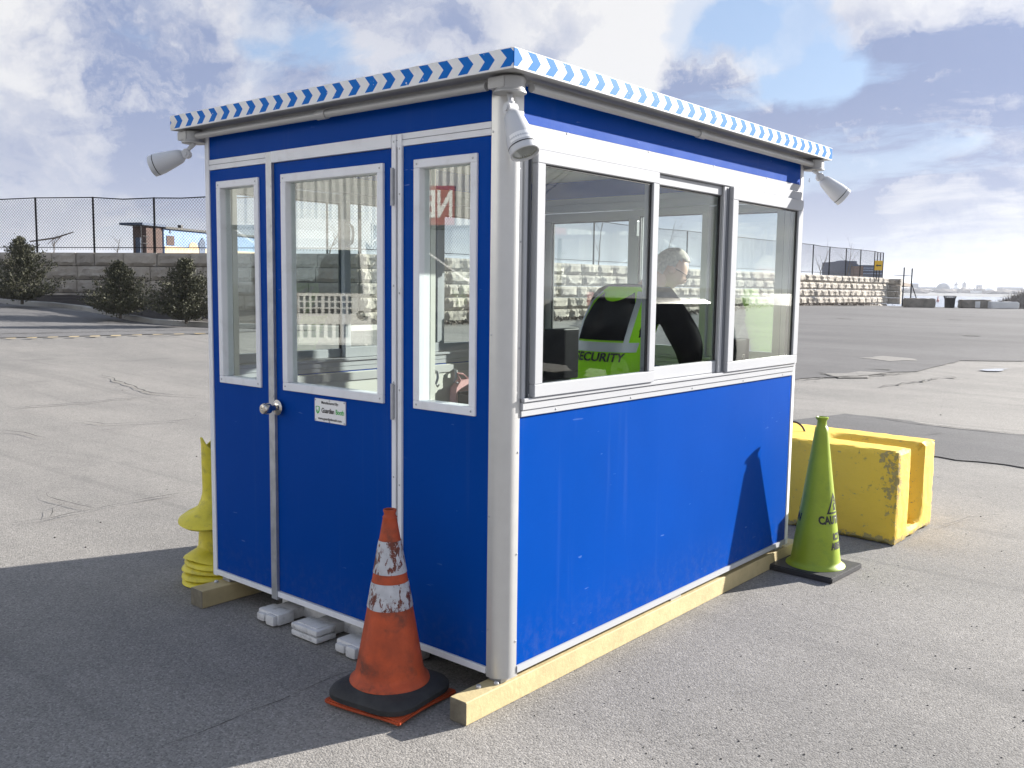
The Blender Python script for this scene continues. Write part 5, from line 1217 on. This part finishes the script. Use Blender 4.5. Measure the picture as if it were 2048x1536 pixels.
# dead leaves and weeds at the foot of the sunlit wall
g = bmesh.new()
for i in range(5200):
    y = 17+48*rf_.random()**.9; x = -20+abs(rf_.gauss(0, .55))+.12; z = ground_at(x, y)+.03; s = rf_.uniform(.03, .10); a = rf_.random()*6.3
    d1 = Vector((math.cos(a), math.sin(a), rf_.uniform(0, 1.3)))*s; d2 = Vector((-math.sin(a), math.cos(a), rf_.uniform(-.2, .2)))*s*.5; b = Vector((x, y, z)); g.faces.new([g.verts.new(b), g.verts.new(b+d1+d2), g.verts.new(b+d1*1.5), g.verts.new(b+d1-d2)])
me = bpy.data.meshes.new('weeds'); g.to_mesh(me); g.free(); me.materials.append(M['scrub']); o = bpy.data.objects.new('dry_weeds', me); COL.objects.link(o); tag(o, 'dry weeds and leaves along the foot of the sunlit wall', 'weeds', kind='stuff')
# distant aeroplane
q = atd(1618, 362, 420); t = thing('flying_bird', q, 'tiny dark bird in the sky just left of the right floodlight', 'bird')
m = MB(); m.tube([q-RH*.6-fwh*.2, q+RH*.1, q+RH*.7], [.03, .16, .05], 6)
for s in (-1, 1): m.poly([q+fwh*.2, q-fwh*.2+Vector((0, 0, .0)), q+Vector((0, 0, s*.9+.3))+RH*.4, q+Vector((0, 0, s*.9+.3))+RH*.1], th=.03, nrm=(0, 1, 0))
m.build('body', M['black'], t)
# ------------------------------------------------------------------ what the windows reflect: van, corrugated shed, pole and wires
vd = Vector((.76, .65, 0)).normalized(); vs = Vector((-vd.y, vd.x, 0)); VO = Vector((-13.75, -9.95, 0))   # vs points to the van's left
van = thing('white_van', VO, 'white cab-over van reflected in the door window, grille slots facing the booth', 'van')
VM = Matrix.Translation(VO) @ Matrix((vd, vs, Vector((0, 0, 1)))).transposed().to_4x4()
def vb(a, b, name, mt='van', bev=.0, parent=None):
    m = MB(); a, b = Vector(a), Vector(b); m.obox(b-a, VM @ Matrix.Translation((a+b)/2), bev); return m.build(name, M[mt], parent or van, smooth=bool(bev))
m = MB(); pr_ = [(0, .42), (.02, 1.38), (-.42, 2.45), (-.62, 2.62), (-1.9, 2.66), (-1.9, .42)]
for s in (-1.08, 1.08): m.bm.faces.new([m.bm.verts.new(VM @ Vector((x, s*(1-.10*max(0, z-1.4)), z))) for x, z in pr_])
m.bm.faces.ensure_lookup_table(); fa, fb = m.bm.faces[0].verts[:], m.bm.faces[1].verts[:]
for i in range(6): j = (i+1) % 6; m.bm.faces.new((fa[i], fa[j], fb[j], fb[i]))
cab = m.build('cab', M['van'], van)
m = MB(); m.poly([VM @ Vector(p) for p in ((.018, -.88, 1.46), (.018, .88, 1.46), (-.375, .80, 2.38), (-.375, -.80, 2.38))], th=-.03, nrm=tuple(vd)); m.build('windscreen', M['darkglass'], cab)
vb((-6.2, -1.15, .75), (-1.95, 1.15, 3.15), 'cargo_box', 'van', .05)
vb((-.02, -1.1, .34), (.10, 1.1, .86), 'bumper', 'van', .03)
m = MB()
for k in range(10):
    for r_ in range(3):
        y = -.62+k*.125+(.02 if k > 4 else 0); m.obox((.02, .07, .10), VM @ Matrix.Translation((.022, y, 1.06+r_*.135)))
m.build('louvres', M['black'], cab)
for k in range(7): vb((.095, -.58+k*.17, .50), (.112, -.49+k*.17, .78), 'intake', 'black', .004, cab)
for s in (-1, 1):
    m = MB(); m.tube([VM @ Vector((-.3, s*1.05, 2.2)), VM @ Vector((.1, s*1.3, 2.1)), VM @ Vector((.1, s*1.3, 1.5)), VM @ Vector((0, s*1.05, 1.4))], .025, 6); m.obox((.06, .2, .38), VM @ Matrix.Translation((.1, s*1.32, 1.8)), .02); m.build('wing_mirror', M['black'], van)
    for x in (-1.0, -4.6):
        m = MB(); wm = VM @ Matrix.Translation((x, s*.95, .42)) @ Matrix.Rotation(-s*math.pi/2, 4, 'X'); m.lathe([(0, -.1), (.40, -.1), (.42, -.06), (.42, .1), (.36, .12), (.22, .11), (.2, .06), (0, .06)], wm, 28); m.build('wheel', M['rubber'], van, smooth=True)
    m = MB(); m.lathe([(0, .03), (.09, .02), (.1, 0)], VM @ Matrix.Translation((.10, s*.86, .98)) @ Matrix.Rotation(math.pi/2, 4, 'Y'), 20); m.build('headlight', M['chrome'], cab)
# corrugated shed front with red sign
e1, e2 = Vector((-24.5, -12.0, 0)), Vector((-7.0, -22.0, 0)); sd_ = (e2-e1).normalized(); sn = Vector((-sd_.y, sd_.x, 0)); sn = sn if sn.dot(Vector((0, 0, 0))-e1) > 0 else -sn
sh = thing('corrugated_shed', (*((e1+e2)/2).to_2d(), 0), 'grey corrugated metal shed front with red and white sign, reflected in the door glass', 'shed')
m = MB(); Ls = (e2-e1).length; n_ = int(Ls/.11); prev = None
for i in range(n_+1):
    ph = i % 4; o_ = .035 if ph in (1, 2) else 0; p = e1+sd_*(i*Ls/n_)+sn*o_; a, b = m.bm.verts.new((p.x, p.y, 3.35)), m.bm.verts.new((p.x, p.y, 8.2))
    if prev: m.bm.faces.new((prev[0], a, b, prev[1]))
    prev = (a, b)
m.build('cladding', M['corr'], sh)
m = MB(); P = [e1-sn*.05, e2-sn*.05, e2-sn*8, e1-sn*8]; m.poly([Vector((p.x, p.y, 8.25)) for p in P], th=.1); m.build('roof', M['soffit'], sh)
for i in range(5):
    p = e1+sd_*(Ls*i/4)-sn*.3; m = MB(); m.box((p.x-.12, p.y-.12, gz(p.x, p.y)), (p.x+.12, p.y+.12, 8.1)); m.build('column', M['galv'], sh)
m = MB()
for i in range(4):
    a, b = e1+sd_*(Ls*i/4)-sn*.4, e1+sd_*(Ls*(i+1)/4)-sn*.4; c_ = (a+b)/2
    m.tube([Vector((a.x, a.y, 1.6)), Vector((c_.x, c_.y, 3.3)), Vector((b.x, b.y, 1.6))], .05, 5); m.tube([Vector((a.x, a.y, 3.3)), Vector((b.x, b.y, 3.3))], .07, 5)
m.build('bracing', M['galv'], sh)
# sign position: mirror of the seen spot in the plane of the door wall
def hitshed(px, y):
    d = pray(px, y); o_ = Vector((CAMP.x, -CAMP.y, CAMP.z)); d = Vector((d.x, -d.y, d.z)); t_ = (e1-o_).dot(sn)/d.dot(sn); return o_+d*t_
s1, s2 = hitshed(905, 376), hitshed(852, 376); zlo = hitshed(878, 450).z; zhi = hitshed(878, 372).z
mid = (s1+s2)/2; mid.z = (zlo+zhi)/2; wd = (s1-s2).to_2d().length; hh = zhi-zlo; dirn = sd_ if True else -sd_
vx = -sd_ if (s2-s1).dot(sd_) < 0 else sd_      # reading direction: N nearest the right edge of the glass comes first
m = MB(); m.obox((wd*1.15, .05, hh), Matrix.Translation(mid+sn*.08) @ rotz(math.atan2(sd_.y, sd_.x))); sgn = m.build('sign_board', M['redsign'], sh)
put_text('lettering', 'NE', hh*.95, lambda x, y: mid+vx*x+Vector((0, 0, y))+sn*.115, M['signw'], sh, spacing=1.0, bold=.03, sx=.62)
# utility pole and wires (mirror of the spots seen in the sliding window)
def mr(px, y, dep): q = atd(px, y, dep); return Vector((-q.x, q.y, q.z))
q = mr(1116, 600, 48); t = thing('utility_pole', (q.x, q.y, gz(q.x, q.y)), 'wooden utility pole with a crossarm reflected in the left sliding window', 'utility pole')
topz = mr(1116, 478, 48).z; m = MB(); m.tube([(q.x, q.y, 0), (q.x, q.y, topz)], [.16, .11], 10); m.build('pole', M['bark'], t)
zc2 = mr(1116, 508, 48).z; m = MB(); m.tube([Vector((q.x, q.y, zc2))-RH*1.2, Vector((q.x, q.y, zc2))+RH*.6], .05, 6); m.build('crossarm', M['bark'], t)
ORD = ('lowest', 'third from top', 'second from top', 'highest')
for k in range(4):
    a = mr(1020, 425-k*20, 75); b = mr(1215, 292-k*7, 40); t = thing('overhead_wire', a, ORD[k]+' of four black wires reflected in the left sliding window', 'wire', 'four overhead wires reflected in the window')
    far_a = a+(a-b)*.5; b = b+(b-a)*.04; pts = [far_a.lerp(b, u)-Vector((0, 0, 1.0*4*u*(1-u)-.6)) for u in np.linspace(0, 1, 24)]; m = MB(); m.tube(pts, .022, 5); m.build('cable', M['black'], t)
# dark car parked to the right of the view, seen only as a reflection in the sliding windows
pa, pb = mr(1400, 600, 14.2), mr(1235, 600, 15.6); cx_ = Vector(((pb-pa).x, (pb-pa).y, 0)).normalized(); cy_ = Vector((-cx_.y, cx_.x, 0)); cy_ = cy_ if cy_.dot(Vector((-pa.x, -pa.y, 0))) > 0 else -cy_
CO = Vector((pa.x, pa.y, 0)); CO.z = gz(CO.x, CO.y)
car = thing('parked_car', CO+cx_*2.2, 'dark sedan parked to the right, mirrored dimly in the sliding windows', 'car')
KM = Matrix.Translation(CO) @ Matrix((cx_, cy_, Vector((0, 0, 1)))).transposed().to_4x4()
M['carpaint'] = mat('black_car_paint', (.008, .008, .010), .3, spec=.12)
prof = [(0, .30), (-.03, .60), (.02, .98), (.26, 1.36), (.50, 1.43), (2.55, 1.44), (3.25, 1.04), (4.40, .92), (4.55, .62), (4.50, .30)]
m = MB(); secs = []
for yy, inset in ((-.88, 0), (-.84, 1), (0, 1), (.84, 1), (.88, 0)):
    secs.append([m.bm.verts.new(KM @ Vector((2.25+(x-2.25)*(1 if inset else .985), yy*(1-.17*max(0, z-.95)/.5), z-(0 if inset else .03)*(z > .5)))) for x, z in prof])
for a_, b_ in zip(secs, secs[1:]):
    for i in range(len(prof)): j = (i+1) % len(prof); m.bm.faces.new((a_[i], a_[j], b_[j], b_[i]))
m.bm.faces.new(secs[0]); m.bm.faces.new(secs[-1][::-1]); kb = m.build('body', M['carpaint'], car, smooth=True, angle=30)
for s_ in (-1, 1):
    for q_ in ([(.30, 1.00), (.45, 1.34), (1.35, 1.37), (1.35, 1.00)], [(1.42, 1.00), (1.42, 1.37), (2.50, 1.36), (3.05, 1.06), (3.05, 1.00)]):
        m = MB(); m.poly([KM @ Vector((x, s_*(.885*(1-.17*max(0, z-.95)/.5)), z)) for x, z in q_]); m.build('side_window', M['darkglass'], kb)
    for x in (.85, 3.65):
        m = MB(); wm = KM @ Matrix.Translation((x, s_*.78, .32)) @ Matrix.Rotation(-s_*math.pi/2, 4, 'X'); m.lathe([(0, -.1), (.30, -.1), (.325, -.06), (.325, .09), (.29, .115), (.20, .11), (.18, .08), (0, .085)], wm, 28); wh = m.build('wheel', M['rubber'], car, smooth=True)
        m = MB(); m.lathe([(0, .10), (.06, .10), (.185, .112), (.195, .10)], wm, 20); m.build('rim', M['chrome'], wh, smooth=True)
    m = MB(); m.obox((.12, .20, .13), KM @ Matrix.Translation((2.85, s_*1.0, 1.08)), .03); m.build('wing_mirror', M['carpaint'], car, smooth=True)
    m = MB(); m.obox((.06, .34, .13), KM @ Matrix.Translation((4.52, s_*.62, .68)), .02); m.build('headlight', M['chrome'], car)
m = MB(); m.poly([KM @ Vector(p) for p in ((3.18, -.70, 1.09), (3.18, .70, 1.09), (2.60, .62, 1.42), (2.60, -.62, 1.42))], th=-.01); m.build('windscreen', M['darkglass'], kb)
# ------------------------------------------------------------------ air
hz_ = bpy.data.materials.new('thin_haze'); hz_.use_nodes = True; hz_.node_tree.nodes.clear(); n = NT(hz_.node_tree)
pv_ = n('VolumePrincipled', {'Color': (.85, .90, 1, 1), 'Density': .0003, 'Anisotropy': .2}); ou = n('OutputMaterial'); hz_.node_tree.links.new(pv_.outputs[0], ou.inputs[1])
m = MB(); m.box((-2600, -800, -4), (2600, 3300, 45)); HZ = m.build('haze', hz_); HZ['kind'] = 'stuff'
USE_HAZE = True
if not USE_HAZE: bpy.data.objects.remove(HZ)
